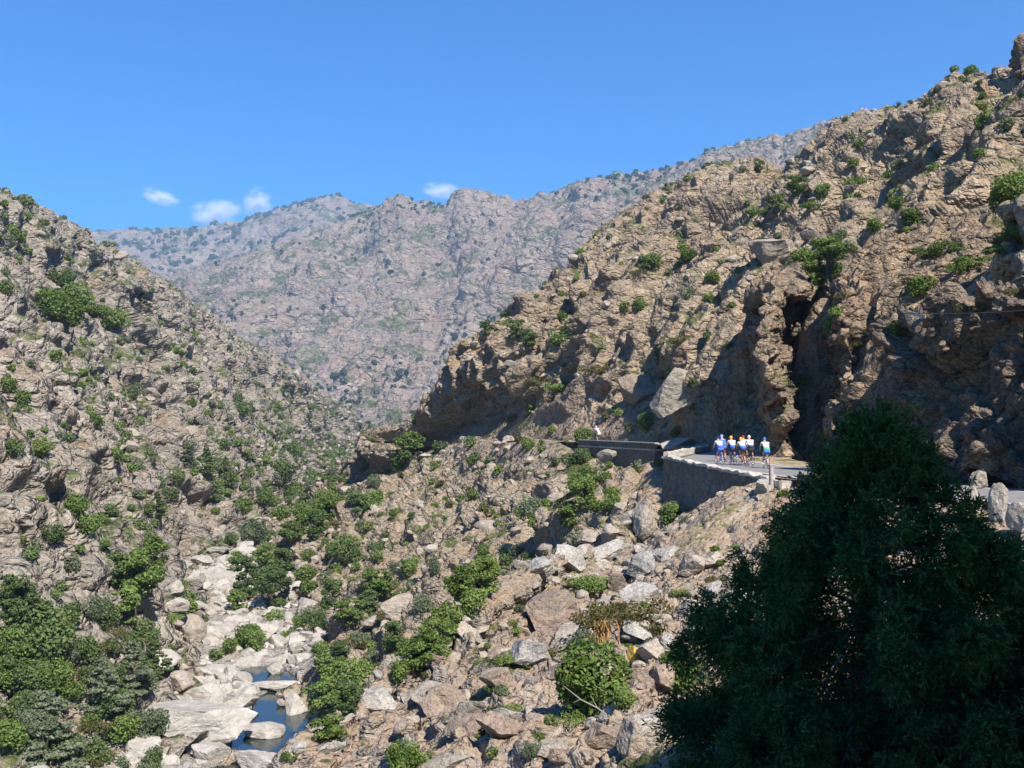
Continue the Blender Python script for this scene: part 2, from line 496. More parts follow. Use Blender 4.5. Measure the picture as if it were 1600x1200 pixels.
# valley slope below the far road
vc = [
 [(566,699,218),(548,714,240),(525,730,300),(500,745,390)],
 [(640,706,204),(590,725,215),(520,750,245),(450,790,290)],
 [(690,695,192),(640,730,190),(560,780,192),(420,848,205)],
 [(750,689,177),(700,750,165),(600,820,160),(395,885,185)],
 [(820,687,151),(770,770,135),(640,880,132),(365,930,160)],
 [(880,689,134),(840,780,115),(720,900,108),(440,975,141)],
 [(940,722,119),(900,790,100),(760,950,92),(470,1030,120)],
 [(1010,716,106),(960,800,84),(800,1010,75),(480,1110,99)],
 [(1060,765,84),(1010,860,70),(820,1100,60),(470,1240,78)],
 [(1085,855,66),(1030,940,56),(800,1200,48),(450,1420,60)]]
cols = []
for c in vc:
    T = ctrl([[c[0]]])[0, 0]; B = ctrl([[c[3]]])[0, 0]
    cols.append([W(T[0] + 6, T[1] + 3, T[2] - 3), W(T[0] + (-.9 if c[0][0] < 900 else 1.2), T[1] - .3, T[2] + (.12 if c[0][0] < 900 else -.1)), c[1], c[2], c[3], W(B[0] - 9, B[1], B[2] - 2)])
fV0 = rocky([(14, 2.3, 1.4), (5, 1.4, 1.4), (2.1, .6, 1.4), (.9, .3, 1.3)], RR, (1.5, 1, .9), (3, 14), 43, 2.2, 30, crack=.75)
def fV(P):
    return fV0(P) * np.clip((-P[:, 2] - 3.0) / 6, .08, 1)[:, None] - np.array([0, 0, .1])
patch('valley_slope', cols, 760, 760, fV, M['scree'])

# riverbed
rb = [((-60, 1500, 56), (620, 1500, 56)), ((20, 1300, 70), (560, 1300, 70)), ((110, 1200, 83), (540, 1200, 83)), ((160, 1100, 102), (520, 1100, 102)), ((170, 1000, 131), (500, 1000, 131)),
      ((190, 930, 160), (460, 930, 160)), ((250, 870, 200), (380, 870, 200)), ((300, 850, 217), (380, 850, 217)), ((400, 806, 295), (460, 806, 295)), ((480, 748, 400), (520, 748, 400))]
cols = []
POOLS = [
 ('pool', [(380,1122),(405,1088),(440,1070),(482,1066),(496,1110),(484,1160),(476,1215),(320,1230),(332,1196),(358,1176),(366,1140)], -29.35),
 ('pool', [(372,1048),(398,1041),(440,1042),(462,1056),(470,1072),(440,1082),(395,1070)], -29.1),
 ('pool', [(240,938),(262,925),(325,930),(322,942),(262,948)], -28.6)]
def at_z(u, v, z):
    p = at(u, v, 1.0); k = z / p[2]
    return (p[0] * k, p[1] * k, z)
def inpoly(x, y, poly):
    r = np.zeros(len(x), bool)
    for i in range(len(poly)):
        (x0, y0), (x1, y1) = poly[i - 1][:2], poly[i][:2]
        c = (y0 > y) != (y1 > y)
        with np.errstate(divide='ignore', invalid='ignore'):
            r ^= c & (x < (x1 - x0) * (y - y0) / (y1 - y0) + x0)
    return r
for a, b in rb:
    A, B = np.array(at(*a)), np.array(at(*b))
    cols.append([W(*(A + (B - A) * s + np.array([0, 0, zz]))) for s, zz in ((0, 2.0), (.25, .2), (.5, 0), (.75, -.2), (1, 1.5))])
fB0 = rocky([(6, .35, 1.0), (2.6, .28, 1.0), (1.2, .16, 1.0), (.55, .07, 1.0)], rotm(0, 5, 30), (1.2, 1, .8), (1.5, 8), 53, .4, 15, crack=.75)
def fB(P):
    d = fB0(P)
    for _, poly, z in POOLS:
        w = [at_z(u, v, z) for u, v in poly]
        ins = inpoly(P[:, 0], P[:, 1], w)
        d[ins, 2] = z - .75 - P[ins, 2] + .2 * d[ins, 2]
    return d
patch('riverbed', cols, 340, 900, fB, M['bed'], up=5)

# foreground slope
fc = [
 [W(17.2,12,-2.6),W(12,12,-3.5),W(9,11,-4),W(6,9,-4.4),W(3,5,-3.9)],
 [W(16.6,24,-2.9),W(12,23,-4.2),W(9.5,19,-4.8),W(6.5,14,-5.2),W(3,8,-5)],
 [W(15.6,32,-2.95),W(11.5,30,-4.2),W(9,25,-5),W(6,17.5,-5.5),W(2.4,9.5,-5.4)],
 [W(14.7,42,-3.05),W(10.8,38,-4.5),W(8,30,-5.5),W(5,20,-5.9),W(2.2,11,-5.4)],
 [W(13.5,50,-3.15),(1165,800,46),(1120,900,38),(1080,1050,25),(1060,1200,16)],
 [(1150,758,53),(1110,825,47),(1050,900,40),(1000,1050,26),(960,1220,17)],
 [(1100,790,55),(1040,850,49),(960,920,41),(920,1050,28),(860,1230,18)],
 [(1035,838,58),(980,860,50),(900,930,41),(850,1050,29),(760,1240,18.5)],
 [(940,850,52),(900,875,47),(840,950,38),(780,1070,29),(660,1250,19)],
 [(860,872,46),(820,905,42),(760,990,35),(690,1110,27),(560,1280,19)],
 [(795,922,41),(750,965,38),(680,1050,32),(600,1150,26),(470,1310,19)],
 [(700,1008,35),(650,1045,33),(590,1100,29.5),(520,1180,25),(380,1350,19)],
 [(560,1112,30),(530,1135,28.5),(490,1175,26.5),(420,1250,23),(280,1420,18)],
 [(470,1192,27),(440,1222,26),(400,1260,24),(320,1350,21),(180,1500,17)],
 [(330,1330,22),(300,1370,21),(260,1420,20),(200,1480,18),(50,1650,14)]]
cols = []
for i, c in enumerate(fc):
    T = ctrl([[c[0]]])[0, 0]; E = ctrl([[c[-1]]])[0, 0]
    z = W(T[0] + 1.5, T[1], T[2] - .6) if i < 5 else W(T[0] * 1.12 - 1, T[1] * 1.12, T[2] - 5)
    cols.append([z] + c + [W(E[0] * .3, 1.0, -1.75 if i < 10 else -4)])
fF0 = rocky([(5, .42, 1.4), (2.1, .38, 1.5), (.9, .2, 1.5), (.4, .09, 1.4)], RR, (1.7, 1, .7), (1.2, 6), 63, .5, 8, crack=.75)
def fF(P):
    k = np.clip((14.6 - P[:, 0]) / 2.5, .05, 1)
    k2 = np.clip(np.hypot(P[:, 0], P[:, 1]) / 8, 0, 1)
    smooth = np.exp(-(((P[:, 0] - 9.6) / 1.8)**2 + ((P[:, 1] - 49) / 8)**2))      # bare knoll under the wall
    return fF0(P) * (k * k2 * (1 - .75 * smooth))[:, None]
patch('foreground_slope', cols, 900, 900, fF, M['fore'])

M['soil'] = rock_mat('dry_soil', S=.4, base=(.34, .26, .175), grey=(.28, .24, .185), pale=(.44, .38, .29), rust=(.38, .25, .14), veg=(.20, .19, .08), soil=(.36, .265, .17), veg_amt=.45, soil_amt=.55, bump=.6, crag=.35)
patch('soil_bank', [
 [(1218,764,48.5),(1205,800,44.6),(1185,850,40.4),(1180,880,39)],
 [(1192,762,50.4),(1168,806,46.2),(1145,858,41.8),(1135,890,40)],
 [(1150,762,52.6),(1118,814,47.4),(1090,866,43.2),(1075,900,41.5)],
 [(1100,796,54.6),(1062,836,50.0),(1040,874,46.0),(1020,900,44)],
 [(1050,842,57),(1015,862,52.0),(990,884,48.0),(975,900,46)]], 160, 200, rocky([(1.6, .12, 1.2), (.6, .07, 1.2), (.28, .035, 1.2)], RR, (1.7, 1, .7), (1.2, 6), 65, .18, 5), M['soil'])

# ---- cliffs and crags standing out of the hillsides
fN = rocky([(7, 1.5, 1.4), (3, .9, 1.5), (1.3, .42, 1.5), (.55, .16, 1.4)], RR, (1.9, 1, .8), (1.6, 7), 73, .9, 14, crack=1.0)
fS = rocky([(11, 1.5, 1.3), (4.5, .9, 1.5), (1.9, .42, 1.4), (.7, .14, 1.4)], RR, (2.6, 1, .6), (1.6, 7), 83, .5, 14, crack=1.1)
def cap(cols, back=7.0):
    """adds a row that runs back into the hillside behind the top edge"""
    out = []
    for c in cols:
        T = ctrl([[c[0]]])[0, 0]
        out.append([W(T[0] * (1 + back / T[1]) + 1.5, T[1] + back, T[2] - .3)] + c)
    return out
# buttress behind the riders
patch('buttress', cap([
 [(1170,470,118),(1140,560,116),(1130,620,112),(1122,660,108),(1120,698,104)],
 [(1180,446,98),(1172,520,96),(1180,600,96),(1180,650,94),(1170,702,92)],
 [(1186,438,80),(1178,520,73),(1192,600,72),(1202,655,74),(1194,712,78)],
 [(1210,430,80),(1212,520,73),(1222,600,72.5),(1225,655,74),(1212,716,76)],
 [(1236,436,82),(1238,520,76),(1236,600,74),(1236,655,75),(1232,718,74)],
 [(1250,450,98),(1252,520,94),(1250,600,90),(1250,660,86),(1250,718,80)]]), 200, 150, fS, M['near'])
# great slab
patch('rock_slab', cap([
 [(1285,490,118),(1250,560,112),(1244,620,106),(1240,700,98)],
 [(1296,445,98),(1262,520,95),(1256,600,92),(1250,706,86)],
 [(1306,436,76),(1300,500,72),(1296,590,70.5),(1284,716,67)],
 [(1318,422,75),(1316,480,71),(1316,575,70),(1305,718,66)],
 [(1345,392,75),(1348,460,70.5),(1350,560,68),(1340,722,62)],
 [(1400,345,77),(1400,430,70),(1400,540,64),(1400,730,56)],
 [(1480,292,81),(1480,400,69),(1480,530,62),(1480,738,51)],
 [(1560,244,86),(1560,370,68),(1560,500,59),(1560,745,46)],
 [(1650,190,90),(1650,330,67),(1650,480,56),(1650,760,42)],
 [(1850,60,95),(1850,230,66),(1850,440,50),(1850,790,34)]]), 480, 520, fS, M['near'])
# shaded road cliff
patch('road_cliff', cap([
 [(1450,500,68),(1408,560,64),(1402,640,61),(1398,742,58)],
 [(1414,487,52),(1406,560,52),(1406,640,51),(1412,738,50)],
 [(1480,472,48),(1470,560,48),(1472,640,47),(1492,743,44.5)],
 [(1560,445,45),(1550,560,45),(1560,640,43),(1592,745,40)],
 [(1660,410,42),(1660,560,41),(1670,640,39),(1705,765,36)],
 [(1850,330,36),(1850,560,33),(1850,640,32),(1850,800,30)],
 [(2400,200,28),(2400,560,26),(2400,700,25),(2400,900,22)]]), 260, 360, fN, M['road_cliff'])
# dark tower at the top right
patch('rock_tower', cap([
 [(1640,110,150),(1640,220,140),(1640,330,120)],
 [(1592,100,122),(1590,150,120),(1588,260,112)],
 [(1600,52,120),(1596,140,116),(1600,280,108)],
 [(1630,20,118),(1630,150,112),(1640,300,104)],
 [(1700,-30,116),(1700,150,108),(1720,300,98)],
 [(1850,-120,112),(1850,150,100),(1850,300,90)]]), 150, 150, fN, M['near'])
# rocky spur on the left bank
patch('rocky_spur', [
 [W(-78,78,4),W(-70,76,-6),W(-60,74,-18),W(-50,72,-28)],
 [(-200,640,112),(-200,760,106),(-200,900,98),(-200,1040,92)],
 [(-60,700,116),(-60,790,112),(-60,900,106),(-60,1020,100)],
 [(30,735,120),(20,810,114),(10,900,109),(10,1010,104)],
 [(95,775,121),(80,840,115),(70,920,111),(80,1005,108)],
 [(135,815,121),(130,870,116),(125,930,112),(135,1000,110)],
 [(155,850,123),(165,910,118),(172,960,115),(180,1005,113)],
 [(130,850,140),(150,900,140),(175,940,138),(185,1000,134)]], 220, 260, rocky([(7, 1.0, 1.4), (3, .8, 1.5), (1.3, .4, 1.5), (.6, .2, 1.4)], RL, (1, 1, 1.3), (2, 8), 93, 1, 14, crack=.75), M['left'])
# unseen hillside beside and behind the camera, its heights shaped to shade the conifers
patch('unseen_hillside', [
 [W(60,6,26),W(34,7,12),W(27,8,4),W(23,9,-2.5)],
 [W(60,-1,28),W(24,-2,20),W(18,-1,12),W(14,0,-2.2)],
 [W(60,-10,29),W(17,-10,24.5),W(11.6,-9,22),W(9.6,-8,-2)],
 [W(60,-22,30),W(17,-22,26),W(11,-22,18),W(8,-20,-2)],
 [W(60,-50,30),W(24,-50,26),W(15,-50,14),W(10,-50,-2)]], 90, 110, fN, M['near'])
# ground sheet far below everything
g = mesh_np('ground', [(-3500, -250, -60), (3500, -250, -60), (3500, 5500, -60), (-3500, 5500, -60)], [(0, 1, 2, 3)], M['far'])
tag(link('ground', g), kind='structure')
# ------------------------------------------------------------------ road, walls
def spline(pts, n):
    A = np.array(pts, float)
    return crom(A, n, 0)

def ribbon(name, pts, lo, hi, dz, mat, n=160, kind='structure', k=6, wob=0.0):
    C = spline(pts, n); T = np.gradient(C, axis=0); T[:, 2] = 0
    T /= np.linalg.norm(T, axis=1, keepdims=True)
    R = np.stack([T[:, 1], -T[:, 0], np.zeros(n)], 1)      # right of travel
    rows = []
    for j in range(k + 1):
        s = lo + (hi - lo) * j / k
        rows.append(C + R * s + [0, 0, dz])
    G = np.stack(rows, 1)
    if wob: G[..., 2] += wob * fbm(G.reshape(-1, 3) * .8, 3, 5).reshape(n, -1)
    me = mesh_np(name, G.reshape(-1, 3), grid_faces(n, k + 1)[:, ::-1], mat)
    return tag(link(name, me), kind=kind) if kind else link(name, me)

ROAD = [(20.5, 2, -2.3), (19.8, 12, -2.45), (19.0, 22, -2.6), (18.3, 31, -2.72), (17.2, 42, -2.85), (16.0, 52, -2.95), (14.7, 61, -2.92), (14.0, 68, -2.86), (14.3, 74, -2.82), (16.6, 80, -2.76), (19.2, 87, -2.72), (19.8, 95, -2.7),
        (18.6, 104, -2.72), (15.6, 112, -2.76), (12.9, 119.5, -2.82), (10.3, 128, -2.92), (6.3, 141.5, -3.1), (2.0, 155, -3.35), (-2.7, 173.5, -3.8), (-7.2, 186.5, -4.4), (-13.5, 196.5, -5.2), (-24, 209, -6.5)]
m, t, b = newmat('asphalt')
pos = N_(t, 'ShaderNodeNewGeometry').outputs['Position']
c = ramp(t, noise(t, pos, 1.2, 4, .6), [(.3, (.19, .185, .18)), (.7, (.25, .245, .235))])
c = mix(t, .5, c, ramp(t, noise(t, pos, 60, 3, .7), [(.35, .6), (.65, 1.2)]), 'MULTIPLY')
t.links.new(c, b.inputs['Base Color']); M['asphalt'] = m
m, t, b = newmat('road_paint'); b.inputs['Base Color'].default_value = (.75, .75, .72, 1); M['paint'] = m
M['verge'] = rock_mat('verge_soil', S=.5, base=(.36, .28, .20), grey=(.28, .24, .19), pale=(.45, .38, .29), veg=(.12, .13, .05), soil=(.36, .27, .17), soil_amt=.6, veg_amt=.5, bump=.4)
ribbon('verge', ROAD, -2.55, 6.0, -.03, M['verge'], k=24, wob=.02)
ribbon('road', ROAD, -2.3, 2.3, .02, M['asphalt'])
for s_ in (-2.12, 2.02):
    ribbon('edge_line', ROAD[:14], s_, s_ + .11, .026, M['paint'], k=1)

def smooth_box_noise(V, seed, amp, size):
    V = np.asarray(V, np.float32)
    return V + np.stack([fbm(V / size, 3, seed + k) for k in range(3)], 1) * amp

def wall_strip(name, path, zt, zb, thick, mat, parent=None, step=.25, rough=.05, seed=1, toprough=0.0, inward=1):
    """stone wall along a ground path: closed body with a roughened masonry face"""
    P = np.array(path, float); L = np.linalg.norm(np.diff(P, axis=0), axis=1); c = np.concatenate([[0], np.cumsum(L)])
    n = max(2, int(c[-1] / step)); tt = np.linspace(0, c[-1], n)
    X = np.stack([np.interp(tt, c, P[:, 0]), np.interp(tt, c, P[:, 1])], 1)
    T = np.gradient(X, axis=0); T /= np.linalg.norm(T, axis=1, keepdims=True); R = np.stack([T[:, 1], -T[:, 0]], 1) * inward
    if np.isscalar(zt): zt = [zt] * len(P)
    if np.isscalar(zb): zb = [zb] * len(P)
    ZT = np.interp(tt, c, zt); ZB = np.interp(tt, c, zb)
    if toprough: ZT = ZT + toprough * fbm(np.stack([tt * 1.3, tt * 0, tt * 0], 1), 3, seed + 9)
    hmax = (ZT - ZB).max(); k = max(2, int(hmax / step))
    loops = []
    for j in range(k + 1):
        s = j / k; bat = (1 - s) * .06 * hmax * .5       # slight batter of the outer face
        loops.append(np.concatenate([X - R * bat, (ZB + (ZT - ZB) * s)[:, None]], 1))
    for j in range(3):
        w = thick * (j + 1) / 3
        loops.append(np.concatenate([X + R * w, ZT[:, None]], 1))
    for j in range(1, 3):
        loops.append(np.concatenate([X + R * thick, (ZT + (ZB - ZT) * j / 2)[:, None]], 1))
    G = np.stack(loops, 0)
    V = G.reshape(-1, 3)
    o_, ck = blocks(V / np.array([.55, .55, .32]), seed, .6)
    V = V + np.stack([fbm(V * 1.7, 2, seed + q) for q in range(3)], 1) * rough + (-np.concatenate([R, R * 0], 1)[:, :3] if False else 0)
    kk = G.shape[0]
    Rf = np.tile(np.concatenate([R, np.zeros((n, 1))], 1), (kk, 1))
    V = V - Rf * ((o_ * .05 - .05 * (1 - ck)) * (rough / .05))[:, None]
    a = np.arange(kk * n).reshape(kk, n)
    Fq = [np.stack([a[:-1, :-1], a[:-1, 1:], a[1:, 1:], a[1:, :-1]], -1).reshape(-1, 4),
          np.stack([a[-1, :-1], a[-1, 1:], a[0, 1:], a[0, :-1]], -1)]
    Fq = np.concatenate(Fq)
    ends = []
    for col in (0, n - 1):
        ids = a[:, col]
        for q in range(1, kk - 2): ends.append([ids[0], ids[q], ids[q + 1], ids[q + 1]])
    # end caps as triangles in a separate mesh pass
    bm_V = V
    me = bpy.data.meshes.new(name)
    faces = [tuple(int(x) for x in f) for f in Fq] + [tuple(dict.fromkeys(int(x) for x in f)) for f in ends]
    me.from_pydata([tuple(v) for v in bm_V], [], faces); me.materials.append(mat); me.update()
    return link(name, me, parent)

m, t, b = newmat('wall_masonry')
pos = N_(t, 'ShaderNodeNewGeometry').outputs['Position']
mp = N_(t, 'ShaderNodeMapping'); mp.inputs['Scale'].default_value = (1.5, 1.5, 2.6); t.links.new(pos, mp.inputs[0])
vo = N_(t, 'ShaderNodeTexVoronoi', feature='DISTANCE_TO_EDGE'); vo.inputs['Scale'].default_value = 1.0; t.links.new(mp.outputs[0], vo.inputs['Vector'])
vc_ = N_(t, 'ShaderNodeTexVoronoi'); vc_.inputs['Scale'].default_value = 1.0; t.links.new(mp.outputs[0], vc_.inputs['Vector'])
sepc = N_(t, 'ShaderNodeSeparateColor'); t.links.new(vc_.outputs['Color'], sepc.inputs[0])
c = ramp(t, sepc.outputs[0], [(0, (.13, .115, .095)), (.5, (.17, .15, .125)), (1, (.21, .185, .155))])
c = mix(t, ramp(t, vo.outputs['Distance'], [(.02, 1.0), (.07, 0.0)]), c, (.12, .108, .09))
c = mix(t, .5, c, ramp(t, noise(t, pos, 4, 5, .7), [(.35, .6), (.65, 1.2)]), 'MULTIPLY')
t.links.new(c, b.inputs['Base Color'])
bp = N_(t, 'ShaderNodeBump'); bp.inputs['Distance'].default_value = .06; bp.inputs['Strength'].default_value = .6
t.links.new(ramp(t, vo.outputs['Distance'], [(0, 0.0), (.12, 1.0)]), bp.inputs['Height']); t.links.new(bp.outputs[0], b.inputs['Normal'])
M['masonry'] = m
m, t, b = newmat('coping_stone')
pos = N_(t, 'ShaderNodeNewGeometry').outputs['Position']
c = ramp(t, noise(t, pos, 2.0, 5, .7), [(.35, (.34, .31, .26)), (.6, (.52, .48, .41))])
c = mix(t, .6, c, ramp(t, noise(t, pos, 12, 4, .7), [(.35, .6), (.6, 1.1)]), 'MULTIPLY')
t.links.new(c, b.inputs['Base Color']); M['coping'] = m

# retaining wall on the bend, with pale coping
e = empty('retaining_wall', (11.5, 62, -6))
tag(e, 'tall shaded stone retaining wall with pale coping carrying the road below the cyclists', 'wall')
def under(e, o): o.parent = e; o.matrix_parent_inverse = Matrix.Translation(-e.location); return o
WP = [(13.05, 51.6), (12.2, 57), (11.3, 64), (10.6, 70.2)]
under(e, wall_strip('masonry', WP, [-3.12, -3.02, -2.86, -2.74], [-9, -9.5, -10, -10.5], .55, M['masonry'], rough=.06, seed=3, inward=1))
under(e, wall_strip('coping', [(13.0, 51.3), (12.12, 57), (11.22, 64), (10.5, 70.4)], [-2.96, -2.84, -2.68, -2.55], [-3.11, -3.01, -2.85, -2.73], .62, M['coping'], step=.2, rough=.05, seed=4, toprough=.05))
under(e, wall_strip('masonry', [(10.6, 70.2), (12.4, 74.5), (14.2, 79.3), (16.6, 85.6)], [-2.74, -2.74, -2.7, -2.66], [-10.5, -9, -7, -6], .5, M['masonry'], rough=.05, seed=5))
e = empty('parapet_wall', (13.5, 77, -2.6))
tag(e, 'low pale stone parapet rounding the bend beyond the cyclists', 'wall')
under(e, wall_strip('coping', [(10.75, 70.9), (12.4, 74.6), (14.2, 79.4), (16.6, 85.6)], [-2.3, -2.28, -2.26, -2.22], [-2.72, -2.72, -2.68, -2.64], .4, M['coping'], step=.2, rough=.05, seed=6, toprough=.05))

def rock_verts(seed, n=18, cuts=16, rough=.05, flat=1.0):
    """one angular boulder: a sphere cut by random planes, then weathered"""
    rs = np.random.default_rng(seed)
    u = np.linspace(-1, 1, n)
    faces = []; V = []
    for ax in range(3):
        for sg in (-1, 1):
            a, b2 = np.meshgrid(u, u, indexing='ij'); c3 = np.full_like(a, sg)
            p = np.stack([a, b2, c3], -1); p = np.roll(p, ax, -1)
            base = len(V) * n * n
            V.append(p.reshape(-1, 3))
            f = grid_faces(n, n) + base
            faces.append(f[:, ::-1] if sg > 0 else f)
    V = np.concatenate(V); Fq = np.concatenate(faces)
    V = np.tan(V * .75) / math.tan(.75)
    V /= np.linalg.norm(V, axis=1, keepdims=True)
    D = rs.normal(size=(cuts, 3)); D /= np.linalg.norm(D, axis=1, keepdims=True)
    h = rs.uniform(.45, .8, cuts)
    for d, hh in zip(D, h):
        s = V @ d; V = V - np.outer(np.clip(s - hh, 0, None), d) * .97
    r = np.linalg.norm(V, axis=1, keepdims=True) + 1e-6
    nz = fbm(V * 2.4 + seed, 4, seed) * rough + fbm(V * 9 + seed, 2, seed + 3) * rough * .35
    V = V * (1 + nz[:, None] / r * .8)
    return V.astype(np.float32), Fq

rock_lib = {}
def rock_mesh(name, seed, mat, n=18, rough=.06):
    k = (seed, mat.name, n)
    if k not in rock_lib:
        V, Fq = rock_verts(seed, n=n, rough=rough)
        rock_lib[k] = mesh_np(name, V, Fq, mat)
    return rock_lib[k]

M['boulder'] = rock_mat('boulder_rock', S=.35, base=(.34, .29, .23), grey=(.27, .245, .21), pale=(.48, .44, .38), rust=(.40, .25, .14), veg_amt=-.5, soil_amt=-1, bump=.7, rust_amt=.3, lichen=.7, crag=.25)
M['lichen_boulder'] = rock_mat('lichen_boulder_rock', S=.3, base=(.36, .34, .30), grey=(.24, .225, .20), pale=(.49, .465, .42), rust=(.40, .30, .18), veg_amt=-.5, soil_amt=-1, bump=.7, rust_amt=.1, lichen=.9, crag=.25)
M['brown_boulder'] = rock_mat('brown_boulder_rock', S=.35, base=(.29, .22, .165), grey=(.21, .175, .145), pale=(.38, .31, .24), rust=(.38, .22, .12), veg_amt=-.5, soil_amt=-1, bump=.8, rust_amt=.5, lichen=.8, crag=.25)
M['river_boulder'] = rock_mat('river_boulder_rock', S=.5, base=(.38, .35, .305), grey=(.29, .27, .235), pale=(.50, .47, .425), rust=(.42, .36, .28), veg_amt=-.5, soil_amt=-1, bump=.4, rust_amt=.1, lichen=.35, crag=.25)

dg = bpy.context.evaluated_depsgraph_get()
def hit(u, v):
    d = Vector(at(u, v, 1.0)).normalized()
    ok, loc, nrm, _, ob, _ = scene.ray_cast(dg, Vector((0, 0, 0)), d)
    return (loc, nrm, ob.name if ob else '') if ok else None
def visible(p, tol=1.5):
    p = Vector(p); L = p.length
    ok, loc, *_ = scene.ray_cast(dg, Vector((0, 0, 0)), p / L)
    return (not ok) or loc.length > L - tol

def rock(u, v, w, h, label, mat='boulder', seed=1, rz=0.0, tilt=(0, 0), depth=1.0, sink=.25, group=None, name='boulder', cat='boulder', n=20):
    """boulder centred at photo pixel (u, v), w x h pixels large, resting on the terrain there"""
    H = hit(u, v + h * .35)
    if not H: return None
    p = H[0]; f = p.y / F
    sx, sz = w * f * .5 / .78, h * f * .5 / .78
    o = link(name, rock_mesh(name, seed, M[mat], n))
    o.scale = (sx, (sx + sz) * .5 * depth, sz)
    o.rotation_euler = (math.radians(tilt[0]), math.radians(tilt[1]), math.radians(rz))
    n_ = H[1]
    o.location = p + Vector((0, .25 * sx, sz * (.5 - sink)))
    tag(o, label, cat, group)
    return o

# far road wall with its small arch
def arch_wall():
    e = empty('bridge_wall', (8, 118, -6))
    tag(e, 'shaded stone bridge wall with a small arch on the far stretch of road', 'bridge')
    A, B = np.array([8.2, 123.0]), np.array([15.2, 106.5])
    L = np.linalg.norm(B - A); T = (B - A) / L; R = np.array([-T[1], T[0]])
    ac, aw, at_, ab = 3.6, .85, -4.2, -9.5
    out = [(0, ab), (ac - aw, ab), (ac - aw, -5.0)]
    out += [(ac - aw * math.cos(q), -5.0 + .85 * math.sin(q)) for q in np.linspace(0, math.pi, 9)[1:-1]]
    out += [(ac + aw, -5.0), (ac + aw, ab), (L, ab), (L, -3.35), (0, -3.35)]
    def ext(poly, y0, y1, name, mat):
        n = len(poly); V = []
        for y in (y0, y1):
            for s, z in poly:
                q = A + T * s + R * y; V.append((q[0], q[1], z))
        Fs = [tuple(range(n)), tuple(range(2 * n - 1, n - 1, -1))] + [(i, i + n, (i + 1) % n + n, (i + 1) % n) for i in range(n)]
        me = bpy.data.meshes.new(name); me.from_pydata(V, [], Fs); me.materials.append(mat); me.update()
        return under(e, link(name, me))
    ext(out, 0, 1.0, 'arched_wall', M['masonry'])
    ext([(-.1, -3.35), (L + .1, -3.35), (L + .1, -3.2), (-.1, -3.2)], -.12, 1.0, 'string_course', M['coping'])
    ext([(0, -3.2), (L, -3.2), (L, -2.62), (0, -2.62)], 0, .4, 'parapet', M['masonry'])
    ext([(-.1, -2.62), (L + .1, -2.62), (L + .1, -2.5), (-.1, -2.5)], -.06, .46, 'coping', M['coping'])
arch_wall()

# masonry stub, post and dark wall end right of the retaining wall
o = wall_strip('stone_pier', [(13.15, 50.9), (13.75, 49.2)], -3.02, -4.4, .5, M['coping'], step=.12, rough=.09, seed=8, toprough=.12)
tag(o, 'sunlit stub of rough pale masonry at the near end of the retaining wall', 'wall')
def box(name, c, s, mat, rz=0, parent=None, bev=.02):
    import bmesh
    bm = bmesh.new(); bmesh.ops.create_cube(bm, size=1)
    for v in bm.verts: v.co = Vector((v.co.x * s[0], v.co.y * s[1], v.co.z * s[2]))
    bmesh.ops.bevel(bm, geom=bm.edges[:], offset=bev, segments=2, affect='EDGES')
    me = bpy.data.meshes.new(name); bm.to_mesh(me); bm.free(); me.materials.append(mat)
    o = link(name, me, parent); o.location = c; o.rotation_euler[2] = math.radians(rz); return o
m, t, b = newmat('post_paint')
pos = N_(t, 'ShaderNodeNewGeometry').outputs['Position']
c = ramp(t, noise(t, pos, 6, 4, .7), [(.35, (.30, .25, .23)), (.6, (.45, .41, .38))]); t.links.new(c, b.inputs['Base Color']); M['post'] = m
o = box('marker_post', at(1205, 743, 47.5), (.17, .17, .9), M['post'], 20)
tag(o, 'narrow pale marker post standing beside the wall end below the cyclists', 'post')
o = wall_strip('stone_wall', [(14.0, 47.4), (14.7, 43.5), (15.3, 38.5)], [-2.62, -2.6, -2.62], -4.2, .45, M['masonry'], step=.2, rough=.08, seed=11, toprough=.1)
tag(o, 'low dark stone wall end just right of the pale marker post', 'wall')

# ------------------------------------------------------------------ plants
def leafcloud(rs, lobes, n, size, flatn=.5, elong=1.5, inner=.6):
    L = np.array(lobes, float)                         # x y z rx rz
    w = L[:, 3] * (L[:, 3] + L[:, 4]); w /= w.sum()
    i = rs.choice(len(L), n, p=w)
    d = rs.normal(size=(n, 3)); d /= np.linalg.norm(d, axis=1, keepdims=True)
    rad = inner + (1.08 - inner) * rs.random(n)**.45
    c = L[i, :3] + d * rad[:, None] * np.stack([L[i, 3], L[i, 3], L[i, 4]], 1)
    nr = d * flatn + rs.normal(size=(n, 3)) * .45 + [0, 0, .25]
    nr /= np.linalg.norm(nr, axis=1, keepdims=True)
    a = np.cross(nr, rs.normal(size=(n, 3))); a /= np.linalg.norm(a, axis=1, keepdims=True)
    b2 = np.cross(nr, a)
    s = size * rs.uniform(.55, 1.3, n)[:, None]
    a = a * s * elong; b2 = b2 * s
    V = np.stack([c - a * .5, c + b2 * .42 - a * .05, c + a * .5, c - b2 * .42 + a * .05], 1).reshape(-1, 3)
    return V, np.arange(4 * n).reshape(n, 4)

